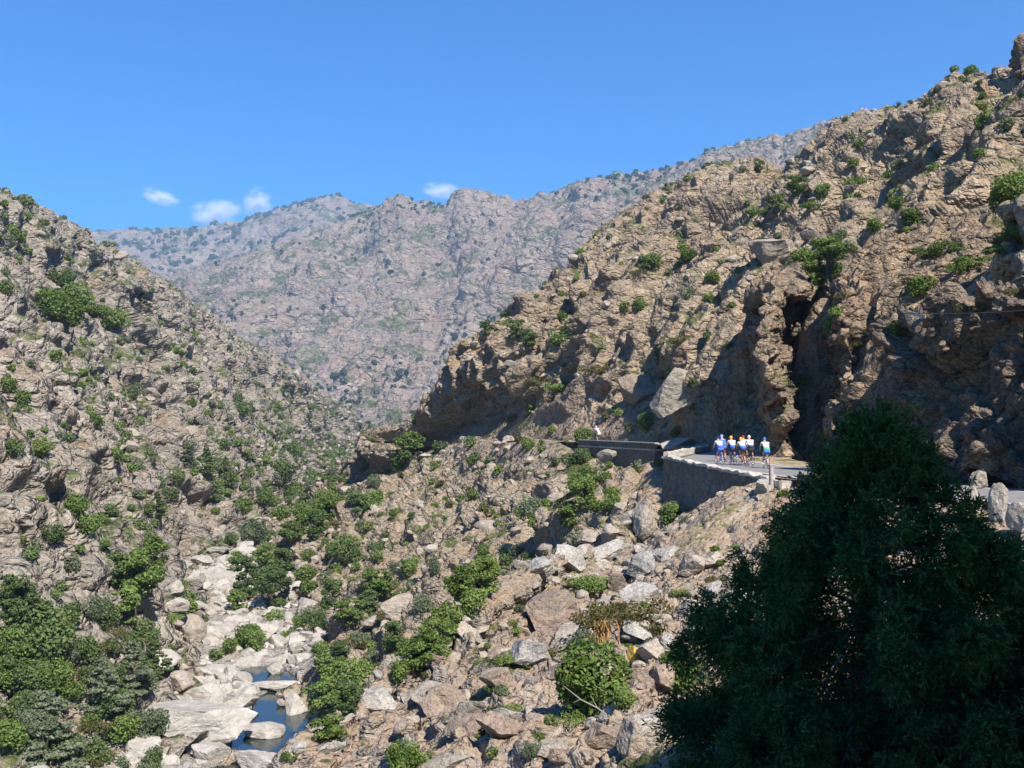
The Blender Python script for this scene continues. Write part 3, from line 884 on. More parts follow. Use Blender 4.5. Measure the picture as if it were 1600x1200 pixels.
def tube(path, radii, k=6):
    P = np.array(path, float); V = []; Fs = []
    for i, p in enumerate(P):
        t_ = P[min(i + 1, len(P) - 1)] - P[max(i - 1, 0)]; t_ = t_ / (np.linalg.norm(t_) + 1e-9)
        ref = np.array([0, 0, 1.0]) if abs(t_[2]) < .9 else np.array([1.0, 0, 0])
        a = np.cross(t_, ref); a /= np.linalg.norm(a); b2 = np.cross(t_, a)
        for q in range(k):
            an = 2 * math.pi * q / k; V.append(p + (a * math.cos(an) + b2 * math.sin(an)) * radii[i])
    for i in range(len(P) - 1):
        for q in range(k):
            Fs.append((i * k + q, i * k + (q + 1) % k, (i + 1) * k + (q + 1) % k, (i + 1) * k + q))
    return np.array(V), np.array(Fs)

def merge(parts):
    V = []; Fs = []; o = 0
    for v, f in parts:
        V.append(v); Fs.append(np.asarray(f) + o); o += len(v)
    return np.concatenate(V), np.concatenate(Fs)

def foliage_mat(name, dark, mid, light, scale=3.0, trans=.25):
    m = bpy.data.materials.new(name); m.use_nodes = True; t = m.node_tree; t.nodes.clear()
    out = t.nodes.new('ShaderNodeOutputMaterial')
    geo = N_(t, 'ShaderNodeNewGeometry'); oi = N_(t, 'ShaderNodeObjectInfo')
    f = noise(t, geo.outputs['Position'], scale, 3, .6)
    f = mathn(t, 'ADD', f, mathn(t, 'MULTIPLY', mathn(t, 'SUBTRACT', oi.outputs['Random'], .5), .22))
    f = mathn(t, 'ADD', f, mathn(t, 'MULTIPLY', mathn(t, 'SUBTRACT', geo.outputs['Random Per Island'], .5), .30))
    c = ramp(t, f, [(.32, dark), (.5, mid), (.68, light)])
    d = N_(t, 'ShaderNodeBsdfDiffuse'); tr_ = N_(t, 'ShaderNodeBsdfTranslucent'); t.links.new(c, d.inputs[0])
    t.links.new(mix(t, 1.0, c, (1.1, 1.2, .6), 'MULTIPLY'), tr_.inputs[0])
    ms = N_(t, 'ShaderNodeMixShader'); ms.inputs[0].default_value = trans
    t.links.new(d.outputs[0], ms.inputs[1]); t.links.new(tr_.outputs[0], ms.inputs[2]); t.links.new(ms.outputs[0], out.inputs[0])
    return m
M['leaf_bright'] = foliage_mat('bright_leaves', (.065, .105, .025), (.13, .19, .05), (.21, .28, .085))
M['leaf_dark'] = foliage_mat('dark_leaves', (.05, .082, .028), (.10, .15, .052), (.165, .215, .085))
M['leaf_grey'] = foliage_mat('grey_leaves', (.08, .105, .06), (.14, .175, .10), (.21, .24, .155))
M['leaf_heath'] = foliage_mat('heath_leaves', (.07, .06, .025), (.11, .105, .04), (.15, .16, .06))
M['leaf_far'] = foliage_mat('far_leaves', (.02, .035, .018), (.035, .06, .028), (.06, .09, .04), scale=.05)
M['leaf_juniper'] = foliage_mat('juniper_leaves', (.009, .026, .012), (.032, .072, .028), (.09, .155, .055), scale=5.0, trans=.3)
m, t, b = newmat('bark'); pos = N_(t, 'ShaderNodeTexCoord').outputs['Object']
t.links.new(ramp(t, noise(t, pos, 12, 4, .7), [(.35, (.09, .07, .055)), (.65, (.20, .17, .14))]), b.inputs['Base Color']); M['bark'] = m
m, t, b = newmat('dead_wood'); b.inputs['Base Color'].default_value = (.27, .24, .20, 1); M['deadwood'] = m

KIND = {}   # kind -> list of (foliage_hi, foliage_mid, foliage_lo, stem)
def lobes_round(rs, k=9):
    L = [(0, 0, .85, .62, .6)]
    for _ in range(k):
        a = rs.random() * 6.283; r_ = rs.uniform(.25, .62)
        L.append((r_ * math.cos(a), r_ * math.sin(a), rs.uniform(.4, 1.25), rs.uniform(.25, .42), rs.uniform(.22, .38)))
    return L
def lobes_low(rs):
    return [(rs.uniform(-.8, .8), rs.uniform(-.8, .8), rs.uniform(.15, .42), rs.uniform(.2, .4), rs.uniform(.14, .26)) for _ in range(12)]
def lobes_tree(rs):
    L = []
    for _ in range(26):
        z = rs.uniform(.45, 2.5); a = rs.random() * 6.283
        R_ = .85 * math.sin(min(1, (z - .1) / 2.7) * math.pi)**.6 * rs.uniform(.3, 1)
        L.append((R_ * math.cos(a), R_ * math.sin(a), z, rs.uniform(.22, .40), rs.uniform(.18, .30)))
    return L
def lobes_pine(rs):
    L = []
    for j in range(34):
        z = .35 + 2.4 * (j / 34); a = j * 2.4 + rs.random()
        R_ = (1.0 - (z / 3.0)**1.3) * rs.uniform(.35, 1.0)
        L.append((R_ * math.cos(a), R_ * math.sin(a), z, rs.uniform(.20, .34) * (1.15 - z / 4), rs.uniform(.07, .13)))
    return L
def lobes_flat(rs):
    L = []
    for j in range(18):
        a = rs.random() * 6.283; r_ = rs.uniform(0, 1.1)
        L.append((r_ * math.cos(a) * 1.2, r_ * math.sin(a) * .8, rs.uniform(.35, .9) - r_ * .2, rs.uniform(.25, .42), rs.uniform(.08, .15)))
    return L
def stems(rs, h, k=4, spread=.5, r0=.05):
    parts = [tube([(0, 0, -.25), (rs.normal() * .03, rs.normal() * .03, h * .5), (rs.normal() * .06, rs.normal() * .06, h)], [r0, r0 * .7, r0 * .2])]
    for _ in range(k):
        a = rs.random() * 6.283; z = h * rs.uniform(.05, .5)
        parts.append(tube([(0, 0, z), (spread * .4 * math.cos(a), spread * .4 * math.sin(a), z + h * .2), (spread * math.cos(a), spread * math.sin(a), z + h * .4)], [r0 * .55, r0 * .4, r0 * .12], 5))
    return merge(parts)
SPEC = {  # lobes, leaf size, counts hi/mid/lo, material, stem height, spread, real names
 'round': (lobes_round, .075, (4200, 1500, 420), 'leaf_bright', 1.0, .5, 'shrub'),
 'dark': (lobes_round, .07, (4200, 1500, 420), 'leaf_dark', 1.0, .5, 'shrub'),
 'grey': (lobes_round, .06, (4800, 1700, 420), 'leaf_grey', 1.0, .5, 'shrub'),
 'heath': (lobes_low, .055, (3600, 1200, 300), 'leaf_heath', .3, .6, 'shrub'),
 'low': (lobes_low, .06, (3600, 1200, 320), 'leaf_bright', .3, .6, 'shrub'),
 'tree': (lobes_tree, .085, (6500, 2800, 700), 'leaf_bright', 2.3, .6, 'tree'),
 'darktree': (lobes_tree, .085, (6500, 2800, 700), 'leaf_dark', 2.3, .6, 'tree'),
 'pine': (lobes_pine, .07, (6500, 2800, 700), 'leaf_dark', 2.7, .5, 'pine_tree'),
 'greypine': (lobes_pine, .07, (6500, 2800, 700), 'leaf_grey', 2.7, .5, 'pine_tree'),
 'flat': (lobes_flat, .06, (4200, 2200, 500), 'leaf_bright', .5, .9, 'shrub'),
}
def proto(kind, var, lod):
    k = (kind, var, lod)
    if k not in KIND:
        lf, sz, cn, mat, sh, spd, nm = SPEC[kind]
        rs = np.random.default_rng(hash((len(kind), var, ord(kind[0]))) % 99991 + var)
        L = lf(rs)
        n = cn[lod]; mul = (1, 1.5, 2.6)[lod]
        V, Fq = leafcloud(rs, L, n, sz * mul)
        if lod == 2: Sm = None
        else: Sm = mesh_np('stem', *stems(rs, sh, 6, spd, .05 if nm == 'shrub' else .07), M['bark'], smooth=True)
        KIND[k] = (mesh_np('foliage', V, Fq, M[mat]), Sm)
    return KIND[k]
HALF = {'round': .95, 'dark': .95, 'grey': .95, 'heath': 1.0, 'low': 1.0, 'tree': 1.0, 'darktree': 1.0, 'pine': 1.0, 'greypine': 1.0, 'flat': 1.6}
TALL = {'round': 1.5, 'dark': 1.5, 'grey': 1.5, 'heath': .6, 'low': .6, 'tree': 2.8, 'darktree': 2.8, 'pine': 2.9, 'greypine': 2.9, 'flat': 1.0}
rnd = random.Random(5)
def plant_at(p, r, kind, label, cat=None, group=None, lod=None, hs=1.0, px=None):
    px = px or 2 * r * F / max(p[1], 1) * .64
    if lod is None: lod = 0 if px > 42 else (1 if px > 17 else 2)
    fm, sm = proto(kind, rnd.randrange(3), lod)
    nm = SPEC[kind][6]; cat = cat or nm.replace('_', ' ')
    s = r / HALF[kind]
    rz = rnd.random() * 6.283
    if lod == 2:
        o = link(nm, fm); o.location = p; o.rotation_euler[2] = rz; o.scale = (s, s, s * hs)
        tag(o, label, cat, group); return o
    e = empty(nm, p, rz); e.scale = (s, s, s * hs)
    f = link('crown' if nm != 'shrub' else 'foliage', fm, e)
    g = link('trunk' if nm != 'shrub' else 'stem', sm, e)
    tag(e, label, cat, group); return e
def plant(u, v, w, kind, label, h=None, cat=None, group=None):
    """plant whose foliage is centred at photo pixel (u, v) and w pixels wide, rooted on the terrain below it"""
    hh = h or min(w * TALL[kind] / HALF[kind] / 2, w * 1.08)
    H = hit(u, v + hh * .42)
    if not H: return None
    p = H[0]; r = w * .5 * p.y / F
    s = hh * p.y / F / (TALL[kind] * r / HALF[kind])
    return plant_at(p - Vector((0, 0, .08 * r)), r, kind, label, cat, group, hs=s, px=w * .64)
# ------------------------------------------------------------------ boulders, placed on the terrain
m, t, b = newmat('water')
b.inputs['Base Color'].default_value = (.018, .03, .03, 1); b.inputs['Roughness'].default_value = .06; b.inputs['Specular IOR Level'].default_value = .6
pos = N_(t, 'ShaderNodeNewGeometry').outputs['Position']
bp = N_(t, 'ShaderNodeBump'); bp.inputs['Strength'].default_value = .25; bp.inputs['Distance'].default_value = .05
t.links.new(noise(t, pos, 3.0, 3, .5), bp.inputs['Height']); t.links.new(bp.outputs[0], b.inputs['Normal'])
M['water'] = m
for _, poly, z in POOLS:
    V = [at_z(u, v, z) for u, v in poly]
    me = bpy.data.meshes.new('river_water'); me.from_pydata(V, [], [tuple(range(len(V)))]); me.materials.append(M['water']); me.update()
    tag(link('river_water', me), kind='structure')
bpy.context.view_layer.update(); dg = bpy.context.evaluated_depsgraph_get()

ROCKS = [  # u v w h label material seed rz tilt depth
 (410,1141,82,34,'long smooth white boulder lying across the lower pool',"river_boulder",3,10,(0,0),.8),
 (428,1071,72,17,'flat bright white rock bar between the two river pools',"river_boulder",4,5,(0,0),.6),
 (292,981,44,44,'tall brown-grey block standing on the pale riverbed',"boulder",5,20,(0,6),.9),
 (319,994,40,24,'sloping tan boulder leaning beside the tall block on the riverbed',"boulder",6,-20,(0,-10),.9),
 (268,944,40,22,'rounded pale boulder at the left end of the upper row across the river',"river_boulder",7,0,(0,0),1),
 (303,944,36,18,'rounded white boulder in the middle of the upper row across the river',"river_boulder",8,30,(0,0),1),
 (330,946,18,17,'small grey boulder at the right end of the upper row across the river',"boulder",9,0,(0,0),1),
 (300,1122,150,66,'huge pale rock slab at the bottom left of the river pools',"river_boulder",10,15,(8,-4),1.1),
 (402,1190,86,38,'greyish boulder in the river at the bottom edge of the photo',"river_boulder",11,0,(0,0),1),
 (283,1062,46,28,'grey-brown boulder on the left side of the rubble above the huge slab',"boulder",12,0,(0,0),1),
 (470,1165,24,20,'small pale boulder on the right shore of the lowest pool',"river_boulder",13,0,(0,0),1),
 (458,1100,34,40,'pale jagged rock on the right shore beside the middle pool',"river_boulder",14,30,(0,0),.8),
 (405,1028,52,24,'light grey boulder above the upper pool of the river',"river_boulder",15,0,(0,0),1),
 (431,1043,28,22,'pointed pale rock at the right side of the upper pool',"river_boulder",16,50,(0,0),1),
 (375,1095,52,26,'pale boulder on the left shore at the head of the main pool',"river_boulder",17,20,(0,0),1),
 (350,980,60,30,'pale ridge of rock right of the tan boulder on the riverbed',"river_boulder",18,70,(0,0),.8),
 (400,985,60,34,'white rock ledge on the right bank below the riverside trees',"river_boulder",19,10,(0,0),.8),
 (300,905,40,26,'pale cracked boulder in the narrow upper part of the riverbed',"river_boulder",20,0,(0,0),1),
 (275,918,30,26,'grey boulder at the left edge of the narrow upper riverbed',"river_boulder",21,0,(0,0),1),
 (312,872,30,18,'pale boulder close to the far head of the riverbed',"river_boulder",22,0,(0,0),1),
 (340,858,36,11,'flat white rock at the very far end of the visible riverbed',"river_boulder",23,0,(0,0),1),
 (250,1030,60,30,'low pale rock on the left shore under the riverside pines',"river_boulder",24,0,(0,0),1),
 (215,1165,70,40,'pale rock left of the huge river slab',"river_boulder",25,0,(0,0),1),
 (340,1050,60,26,'light tan rock in the rubble left of the upper pool',"river_boulder",26,35,(0,0),1),
 (455,975,30,20,'small tan boulder on the right bank above the white ledge',"boulder",27,0,(0,0),1),
 # below and beside the retaining wall
 (985,812,56,52,'angular tan boulder left of the foot of the tall retaining wall',"boulder",31,15,(0,14),1),
 (1006,806,36,58,'upright block of tan rock against the foot of the retaining wall',"boulder",32,0,(0,0),1),
 (940,862,78,40,'long sunlit slab balanced in the middle of the boulder pile',"lichen_boulder",33,8,(0,-20),1),
 (886,864,56,44,'large pale boulder at the left end of the boulder pile',"lichen_boulder",34,-15,(0,10),1),
 (842,882,56,40,'flat pale boulder at the far left of the boulder pile above the green gully',"lichen_boulder",35,10,(0,-16),1),
 (1008,880,60,34,'pale lichen-spotted boulder leaning down to the left under the knoll',"lichen_boulder",36,25,(0,-24),1),
 (1045,862,46,26,'narrow pale slab at the lower edge of the bare knoll',"lichen_boulder",37,10,(0,-18),1),
 (965,905,32,44,'squarish reddish-brown block below the boulder pile',"brown_boulder",38,10,(0,-5),1),
 (1000,925,52,44,'pale fractured rock right of the reddish-brown block',"lichen_boulder",39,30,(0,12),1),
 (1080,880,46,40,'grey boulder with a dark hollow beside it under the knoll',"boulder",40,30,(0,0),1),
 (1118,870,46,26,'grey rock ledge close to the left side of the dark conifer',"boulder",41,0,(0,0),1),
 (958,826,42,34,'grey broken block on top of the boulder pile',"boulder",42,50,(0,20),1),
 (925,835,40,26,'small tan block at the back of the boulder pile',"boulder",43,20,(0,0),1),
 (862,945,92,78,'big brown rugged rock with a deeply shaded left face',"brown_boulder",44,25,(0,0),1),
 (830,1014,62,56,'squarish pale grey boulder covered with lichen',"lichen_boulder",45,20,(0,-6),1),
 (888,990,56,46,'dark grey rounded boulder right of the squarish lichen boulder',"boulder",46,0,(0,0),1),
 (888,1046,88,40,'long tilted brown slab under the squarish lichen boulder',"brown_boulder",47,10,(0,-22),1),
 (780,1054,52,40,'brown boulder left of the dark gap below the lichen boulder',"brown_boulder",48,40,(0,0),1),
 (1015,1128,88,86,'massive square-edged boulder left of the base of the dark conifer',"boulder",49,20,(0,12),1.1),
 (948,1145,66,50,'brown flat-topped boulder left of the massive square-edged one',"brown_boulder",50,0,(0,0),1),
 (790,1118,46,34,'small bright grey rock lying alone on the reddish soil',"lichen_boulder",51,0,(0,0),1),
 (690,1085,62,50,'tan boulder with a dark cleft on the lower foreground slope',"brown_boulder",52,15,(0,-20),1),
 (735,1135,66,44,'rusty boulder below the dark cleft on the lower foreground slope',"brown_boulder",53,15,(0,-24),1),
 (1018,1010,50,38,'pale grey boulder by the yellow lichen patch',"boulder",54,15,(0,10),1),
 (1040,1050,52,40,'dark rock left of the conifer under the yellow lichen patch',"brown_boulder",55,60,(0,0),1),
 (700,1190,70,36,'flat tan rock at the bottom edge left of the reddish soil',"boulder",56,0,(0,-14),1),
 (880,1180,50,26,'small brown rock at the bottom edge below the bright-leaved shrub',"brown_boulder",57,0,(0,0),1),
 (620,950,66,40,'light brown rock with a dark hollow on the valley slope',"boulder",58,20,(0,-16),1),
 (590,968,44,26,'light brown rock with a shaded lower edge on the valley slope',"boulder",59,20,(0,-10),1),
 (545,835,40,60,'dark tall rock face among shrubs on the valley slope',"brown_boulder",60,20,(0,-14),1),
 (1060,690,56,20,'rounded brown rock mound beyond the parapet at the bend',"boulder",61,0,(0,-6),1),
 (1215,380,84,56,'overhanging pale block high on the right hillside with deep shadow below',"boulder",62,10,(0,-10),1),
 (1060,590,70,90,'tall tan rock face above the far bridge wall',"boulder",63,10,(0,10),1),
 (1000,600,60,60,'brown rock with an arched hollow above the far bridge wall',"brown_boulder",64,0,(0,0),1),
]
for r_ in ROCKS: rock(r_[0], r_[1], r_[2], r_[3], r_[4], r_[5], r_[6], r_[7], r_[8], r_[9])

# guard stones on the outer edge of the near road
def stone(name, u, v, w, h, d, label, seed, rz, taper=.85):
    V, Fq = rock_verts(seed, 18, 14, .06)
    V = V / np.abs(V).max(0)
    V = np.sign(V) * np.abs(V)**.66; V[:, :2] *= (1 - (1 - taper) * (V[:, 2:3] * .5 + .5))
    V = V + fbm(V * 3 + seed, 3, seed)[:, None] * .05
    s = d / F
    V = V * [w * s * .5, w * s * .42, h * s * .5 + .15]
    o = link(name, mesh_np(name, V, Fq, M['boulder'])); x, y, z = at(u, v, d); o.location = (x, y, z - .12); o.rotation_euler = (0, 0, math.radians(rz))
    tag(o, label, 'stone'); return o
stone('guard_stone', 1560, 784, 38, 56, 31, 'tallest upright guard stone on the edge of the near road', 71, 48)
stone('guard_stone', 1514, 780, 48, 42, 32.5, 'broad guard stone left of the tallest upright one', 72, 50, .7)
stone('guard_stone', 1590, 803, 44, 36, 29, 'squat dark guard stone at the right edge right of the tallest one', 73, 52, .9)
stone('guard_stone', 1530, 745, 30, 18, 36, 'small pale slanting rock behind the broad guard stone', 74, 10, .8)

# ------------------------------------------------------------------ named shrubs and trees
PL = [
 # left hillside thicket and clumps
 (88,440,48,'dark','dark green shrub at the upper left end of the long green thicket'),
 (80,478,68,'round','bright shrub in the left part of the long green thicket'),
 (118,466,64,'round','bright shrub in the middle of the long green thicket'),
 (105,490,62,'round','low bright shrub on the lower edge of the long green thicket'),
 (150,484,66,'low','spreading green shrub right of the middle of the long green thicket'),
 (178,500,50,'round','green shrub at the lower right end of the long green thicket'),
 (108,432,30,'dark','dark rounded shrub above the middle of the long green thicket'),
 (14,602,34,'round','bright shrub at the left edge halfway down the left hillside'),
 (36,622,34,'round','bright shrub just right of the left edge halfway down the left hillside'),
 (212,610,36,'grey','pale green round shrub in the middle of the left hillside'),
 (12,448,26,'dark','dark shrub at the left edge under the ridge'),
 (88,556,26,'round','green shrub below the thicket on the left hillside'),
 (150,660,30,'dark','dark shrub below the orange crag on the left hillside'),
 (22,700,40,'dark','dark green bush at the left edge above the rocky spur'),
 (66,700,44,'round','green bush on the ledge above the rocky spur'),
 (380,640,32,'dark','dark elongated shrub on the far part of the left hillside'),
 (372,622,22,'dark','small dark shrub right above the elongated one on the far left hillside'),
 (300,630,18,'round','round green shrub in a row with others on the left hillside'),
 (322,722,46,'pine','tall dark pine in the middle of the pine group above the river'),
 (296,716,36,'greypine','grey-green pine at the left of the pine group above the river'),
 (352,735,40,'pine','dark pine at the right of the pine group above the river'),
 (330,770,46,'dark','dark bush at the foot of the pine group above the river'),
 (245,790,40,'pine','dark narrow pine on the rocks left of the pine group'),
 (235,845,36,'dark','dark bush below the narrow pine'),
 (440,745,50,'dark','large dark bush on the left hillside near the valley head'),
 (452,770,34,'round','green bush under the large dark bush near the valley head'),
 (415,720,26,'round','small bush left above the large dark bush near the valley head'),
 (265,775,34,'dark','dark bush between the narrow pine and the pine group'),
 (120,790,46,'round','green bush at the top of the green gully behind the spur'),
 (138,820,44,'round','green bush in the middle of the green gully behind the spur'),
 (160,850,44,'low','low green bush at the bottom of the green gully behind the spur'),
 (175,800,26,'dark','dark bush right of the green gully behind the spur'),
 # river left bank
 (210,905,92,'tree','largest bright green tree on the left bank of the river'),
 (238,868,56,'tree','bright green tree above the largest one on the left bank'),
 (190,950,64,'tree','bright green tree under the largest one on the left bank'),
 (178,890,50,'darktree','dark green tree behind the largest one on the left bank'),
 (20,935,70,'darktree','dark tree at the left edge below the rocky spur'),
 (62,968,60,'darktree','dark tree right of the left edge below the rocky spur'),
 (105,960,48,'dark','dark bush below the face of the rocky spur'),
 (160,965,44,'darktree','dark tree against the right face of the rocky spur'),
 (30,1020,80,'tree','bright tree at the left edge above the large pale pine'),
 (130,1020,60,'dark','olive bush in the middle of the left bank thicket'),
 (160,1010,50,'heath','yellowish bush in the middle of the left bank thicket'),
 (205,1050,90,'greypine','broad grey-green pine beside the riverbed'),
 (160,1075,84,'greypine','pale grey-green pine left of the broad one beside the riverbed'),
 (240,1030,56,'pine','dark pine at the right edge of the left bank thicket'),
 (70,1145,120,'greypine','large pale grey-green pine in the lower left corner'),
 (15,1060,70,'darktree','dark tree at the left edge beside the large pale pine'),
 (90,1050,60,'heath','brownish bush above the large pale pine'),
 (150,1130,64,'heath','brown-green bush right of the large pale pine'),
 (195,1140,60,'round','yellow-green bush at the lower right of the left bank thicket'),
 (150,1180,60,'heath','brown-green bush at the bottom edge right of the large pale pine'),
 (330,990,20,'low','small green shrub beside the tall block on the riverbed'),
 (340,1022,26,'round','green shrub among the rubble left of the upper pool'),
 (366,1056,22,'low','green shrub on the left shore of the upper pool'),
 (322,1085,26,'low','green shrub above the huge river slab'),
 (265,965,44,'low','low green plants below the upper row of river boulders'),
 (12,1150,64,'round','bright bush at the left edge behind the large pale pine'),
 (35,1110,60,'dark','dark bush at the left edge above the large pale pine'),
 # river right bank and lower valley slope
 (392,835,56,'grey','pale grey-green round bush above the far head of the river'),
 (362,842,28,'dark','dark bush left of the pale grey-green one above the river head'),
 (372,880,36,'tree','light green tree on the right bank at the narrow riverbed'),
 (385,905,66,'pine','layered dark pine on the right bank of the river'),
 (372,940,38,'tree','green tree below the layered dark pine on the right bank'),
 (425,920,66,'darktree','dark tree right of the layered dark pine on the right bank'),
 (415,870,44,'tree','green tree above the layered dark pine on the right bank'),
 (445,880,44,'darktree','dark tree between the river bank and the brown outcrop'),
 (455,835,40,'tree','green tree on the slope right above the pale round bush'),
 (490,820,50,'tree','bright tree in the green belt under the tall dark rock face'),
 (515,795,44,'tree','bright tree at the top of the green belt'),
 (470,800,36,'round','bush at the left of the green belt'),
 (520,860,34,'round','bush right under the tall dark rock face'),
 (555,785,34,'darktree','dark olive tree standing on the tall dark rock face'),
 (480,870,30,'round','bush among rocks below the green belt'),
 (360,1010,34,'round','green bush on the right of the pale rock ridge in the river'),
 (450,990,34,'low','green plants on the right bank beside the white rock ledge'),
 (490,962,44,'grey','grey-green bush on the brown outcrop'),
 (520,925,40,'darktree','dark tree on top of the brown outcrop'),
 (545,960,50,'tree','green tree right of the brown outcrop'),
 (590,915,52,'tree','green tree on the slope left of the light brown rocks'),
 (575,940,36,'darktree','dark tree left of the light brown rock'),
 (658,944,42,'grey','dome-shaped grey-green bush beside the light brown rock'),
 (756,900,66,'tree','bright tree at the top of the long diagonal thicket'),
 (722,915,60,'tree','bright tree left of the top of the long diagonal thicket'),
 (740,945,60,'round','bush in the upper middle of the long diagonal thicket'),
 (700,965,64,'round','bush in the middle of the long diagonal thicket'),
 (680,1000,66,'tree','tree in the lower middle of the long diagonal thicket'),
 (650,1028,62,'tree','tree near the lower end of the long diagonal thicket'),
 (618,995,46,'darktree','dark tree left of the long diagonal thicket'),
 (625,1050,44,'round','bush at the lower end of the long diagonal thicket'),
 (580,1030,38,'grey','grey-green bush on the slope left of the diagonal thicket'),
 (755,862,28,'round','small bush above the top of the diagonal thicket'),
 (515,1050,56,'tree','green tree on the right shore beside the pools'),
 (505,1090,64,'tree','bright tree overhanging the main pool from the right'),
 (540,1095,50,'darktree','dark tree right of the one overhanging the main pool'),
 (512,1145,56,'tree','green tree right of the lowest pool'),
 (550,1085,44,'grey','grey-green bush at the edge of the foreground spur'),
 (450,1180,40,'low','low green bush at the bottom edge right of the river'),
 (500,1015,34,'round','bush above the trees on the right shore'),
 (530,1020,30,'darktree','small dark tree above the trees on the right shore'),
 # middle slope below the far road
 (640,700,52,'tree','dark green tree left of the far end of the road embankment'),
 (622,722,40,'round','bright bush below the tree at the far end of the embankment'),
 (670,680,26,'dark','dark shrub left of the far road'),
 (650,656,22,'darktree','small dark tree at the left foot of the right hillside'),
 (732,692,26,'dark','dark round shrub at the edge of the far road'),
 (686,700,26,'dark','dark shrub casting a shadow left of the round one at the far road'),
 (740,774,24,'round','single round shrub in the middle of the rubble slope'),
 (764,800,20,'dark','small dark shrub below right of the single round one on the rubble slope'),
 (615,803,22,'round','rounded shrub on the left part of the rubble slope'),
 (643,806,16,'dark','small shrub right of the rounded one on the left part of the rubble slope'),
 (585,752,30,'grey','grey-green shrub on the far left of the rubble slope'),
 (600,838,18,'dark','small dark shrub on the lower left of the rubble slope'),
 (582,852,22,'grey','grey-green shrub on the lower left of the rubble slope'),
 (640,888,40,'round','bright shrub on the lower part of the rubble slope'),
 (615,886,28,'grey','pale shrub left of the bright one on the lower rubble slope'),
 (680,888,32,'grey','pale shrub right of the bright one on the lower rubble slope'),
 (912,772,52,'tree','bright green tree in the gully below the far bridge wall'),
 (890,805,44,'tree','green tree lower in the gully below the far bridge wall'),
 (955,788,44,'round','bright bush right of the gully trees near the boulder pile'),
 (930,792,30,'round','bush between the gully trees and the boulder pile'),
 (915,735,26,'round','shrub at the top of the gully under the far bridge wall'),
 (908,714,34,'dark','dark shrub at the left foot of the far bridge wall'),
 (868,722,20,'dark','small dark shrub on the rubble left of the far bridge wall'),
 (952,727,16,'round','small shrub at the foot of the small arch'),
 (995,728,22,'grey','grey-green shrub on the rocks left of the tall retaining wall'),
 (1030,722,22,'round','yellow-green shrub growing at the corner of the tall retaining wall'),
 (1010,660,40,'round','bright bush above the right end of the far bridge wall'),
 (985,668,28,'grey','pale bush left of the bright one above the far bridge wall'),
 (1058,676,26,'round','bush on the rock mound beyond the parapet'),
 (1086,640,22,'tree','narrow green tree in the crack left of the buttress shadow'),
 (1082,600,20,'tree','narrow green tree higher in the crack left of the buttress'),
 # right hillside
 (900,571,26,'round','round dark green shrub alone on the middle of the right hillside'),
 (885,517,30,'pine','small dark pine on the left part of the right hillside'),
 (808,517,34,'darktree','left tree of the pair on the left shoulder of the right hillside'),
 (828,528,28,'darktree','right tree of the pair on the left shoulder of the right hillside'),
 (759,513,24,'darktree','tree on the left end of the shoulder of the right hillside'),
 (878,493,20,'round','small green shrub above the small dark pine'),
 (845,595,46,'heath','brown-green heath on the left part of the right hillside'),
 (870,605,44,'low','green low scrub in the heath on the right hillside'),
 (930,575,44,'heath','rusty heath right of the round dark green shrub'),
 (1000,476,30,'round','bright shrub in the upper middle of the right hillside'),
 (975,480,22,'round','small shrub left of the bright one in the upper middle of the right hillside'),
 (1018,408,34,'round','green shrub below the top edge of the right hillside'),
 (1000,425,30,'heath','olive shrub under the green one below the top edge of the right hillside'),
 (1075,400,36,'round','bright spreading shrub right of the top shrubs on the right hillside'),
 (1113,433,30,'round','bright shrub left below the overhanging pale block'),
 (1107,465,24,'round','round green shrub above a dark hollow'),
 (1072,460,28,'grey','grey-green shrub left of the round one above a dark hollow'),
 (1065,530,40,'heath','low olive scrub above the tall tan rock face'),
 (1104,526,18,'round','small round shrub right of the olive scrub'),
 (1028,551,18,'round','small shrub above the tall tan rock face'),
 (828,640,24,'round','shrub on the lower left part of the right hillside above the road'),
 (800,655,22,'dark','dark shrub on the lower left of the right hillside above the road'),
 (862,672,18,'round','shrub on the cliff foot beside the far road'),
 (1185,258,20,'darktree','tree on the top of the small peak of the right hillside'),
 (1160,266,12,'dark','small dark tree left of the one on the small peak'),
 (1218,316,36,'round','bright bush in the high green gully'),
 (1245,290,36,'tree','tree at the head of the high green gully'),
 (1265,320,40,'low','low green scrub in the high green gully'),
 (1285,300,34,'round','bush right in the high green gully'),
 (1195,330,34,'low','scrub at the left of the high green gully'),
 (1340,225,26,'round','upper bush of the line on the high right crag'),
 (1335,255,24,'round','lower bush of the line on the high right crag'),
 (1322,186,12,'dark','small dark tree on the skyline left of the high crags'),
 (1480,126,12,'dark','small shrub on the left side of the top crag'),
 (1405,163,10,'dark','tiny dark tree on the skyline between the crags'),
 (1422,160,10,'dark','tiny tree on the skyline just right of the dark one'),
 (1295,408,78,'tree','large green tree at the top of the dark cleft'),
 (1275,436,50,'tree','green tree left under the large one at the top of the dark cleft'),
 (1250,470,24,'low','low bush on the left rim of the dark cleft'),
 (1400,318,32,'round','bright shrub on the top rim of the great slab'),
 (1366,352,30,'round','green shrub left on the top rim of the great slab'),
 (1462,388,112,'flat','flat spreading juniper on the left of the ledge on the great slab'),
 (1515,412,104,'flat','flat spreading juniper on the right of the ledge on the great slab'),
 (1440,450,52,'round','bush hanging under the flat junipers'),
 (1578,365,92,'flat','flat juniper near the right edge above the great slab'),
 (1560,388,60,'flat','flat juniper just below the one near the right edge'),
 (1590,455,44,'heath','olive shrub at the right edge above the shaded cliff'),
 (1520,480,40,'heath','brownish shrub on the top of the shaded cliff'),
 (1398,512,30,'round','green shrub in the crack left of the shaded cliff'),
 (1254,640,26,'round','green bush at the foot of the dark cleft'),
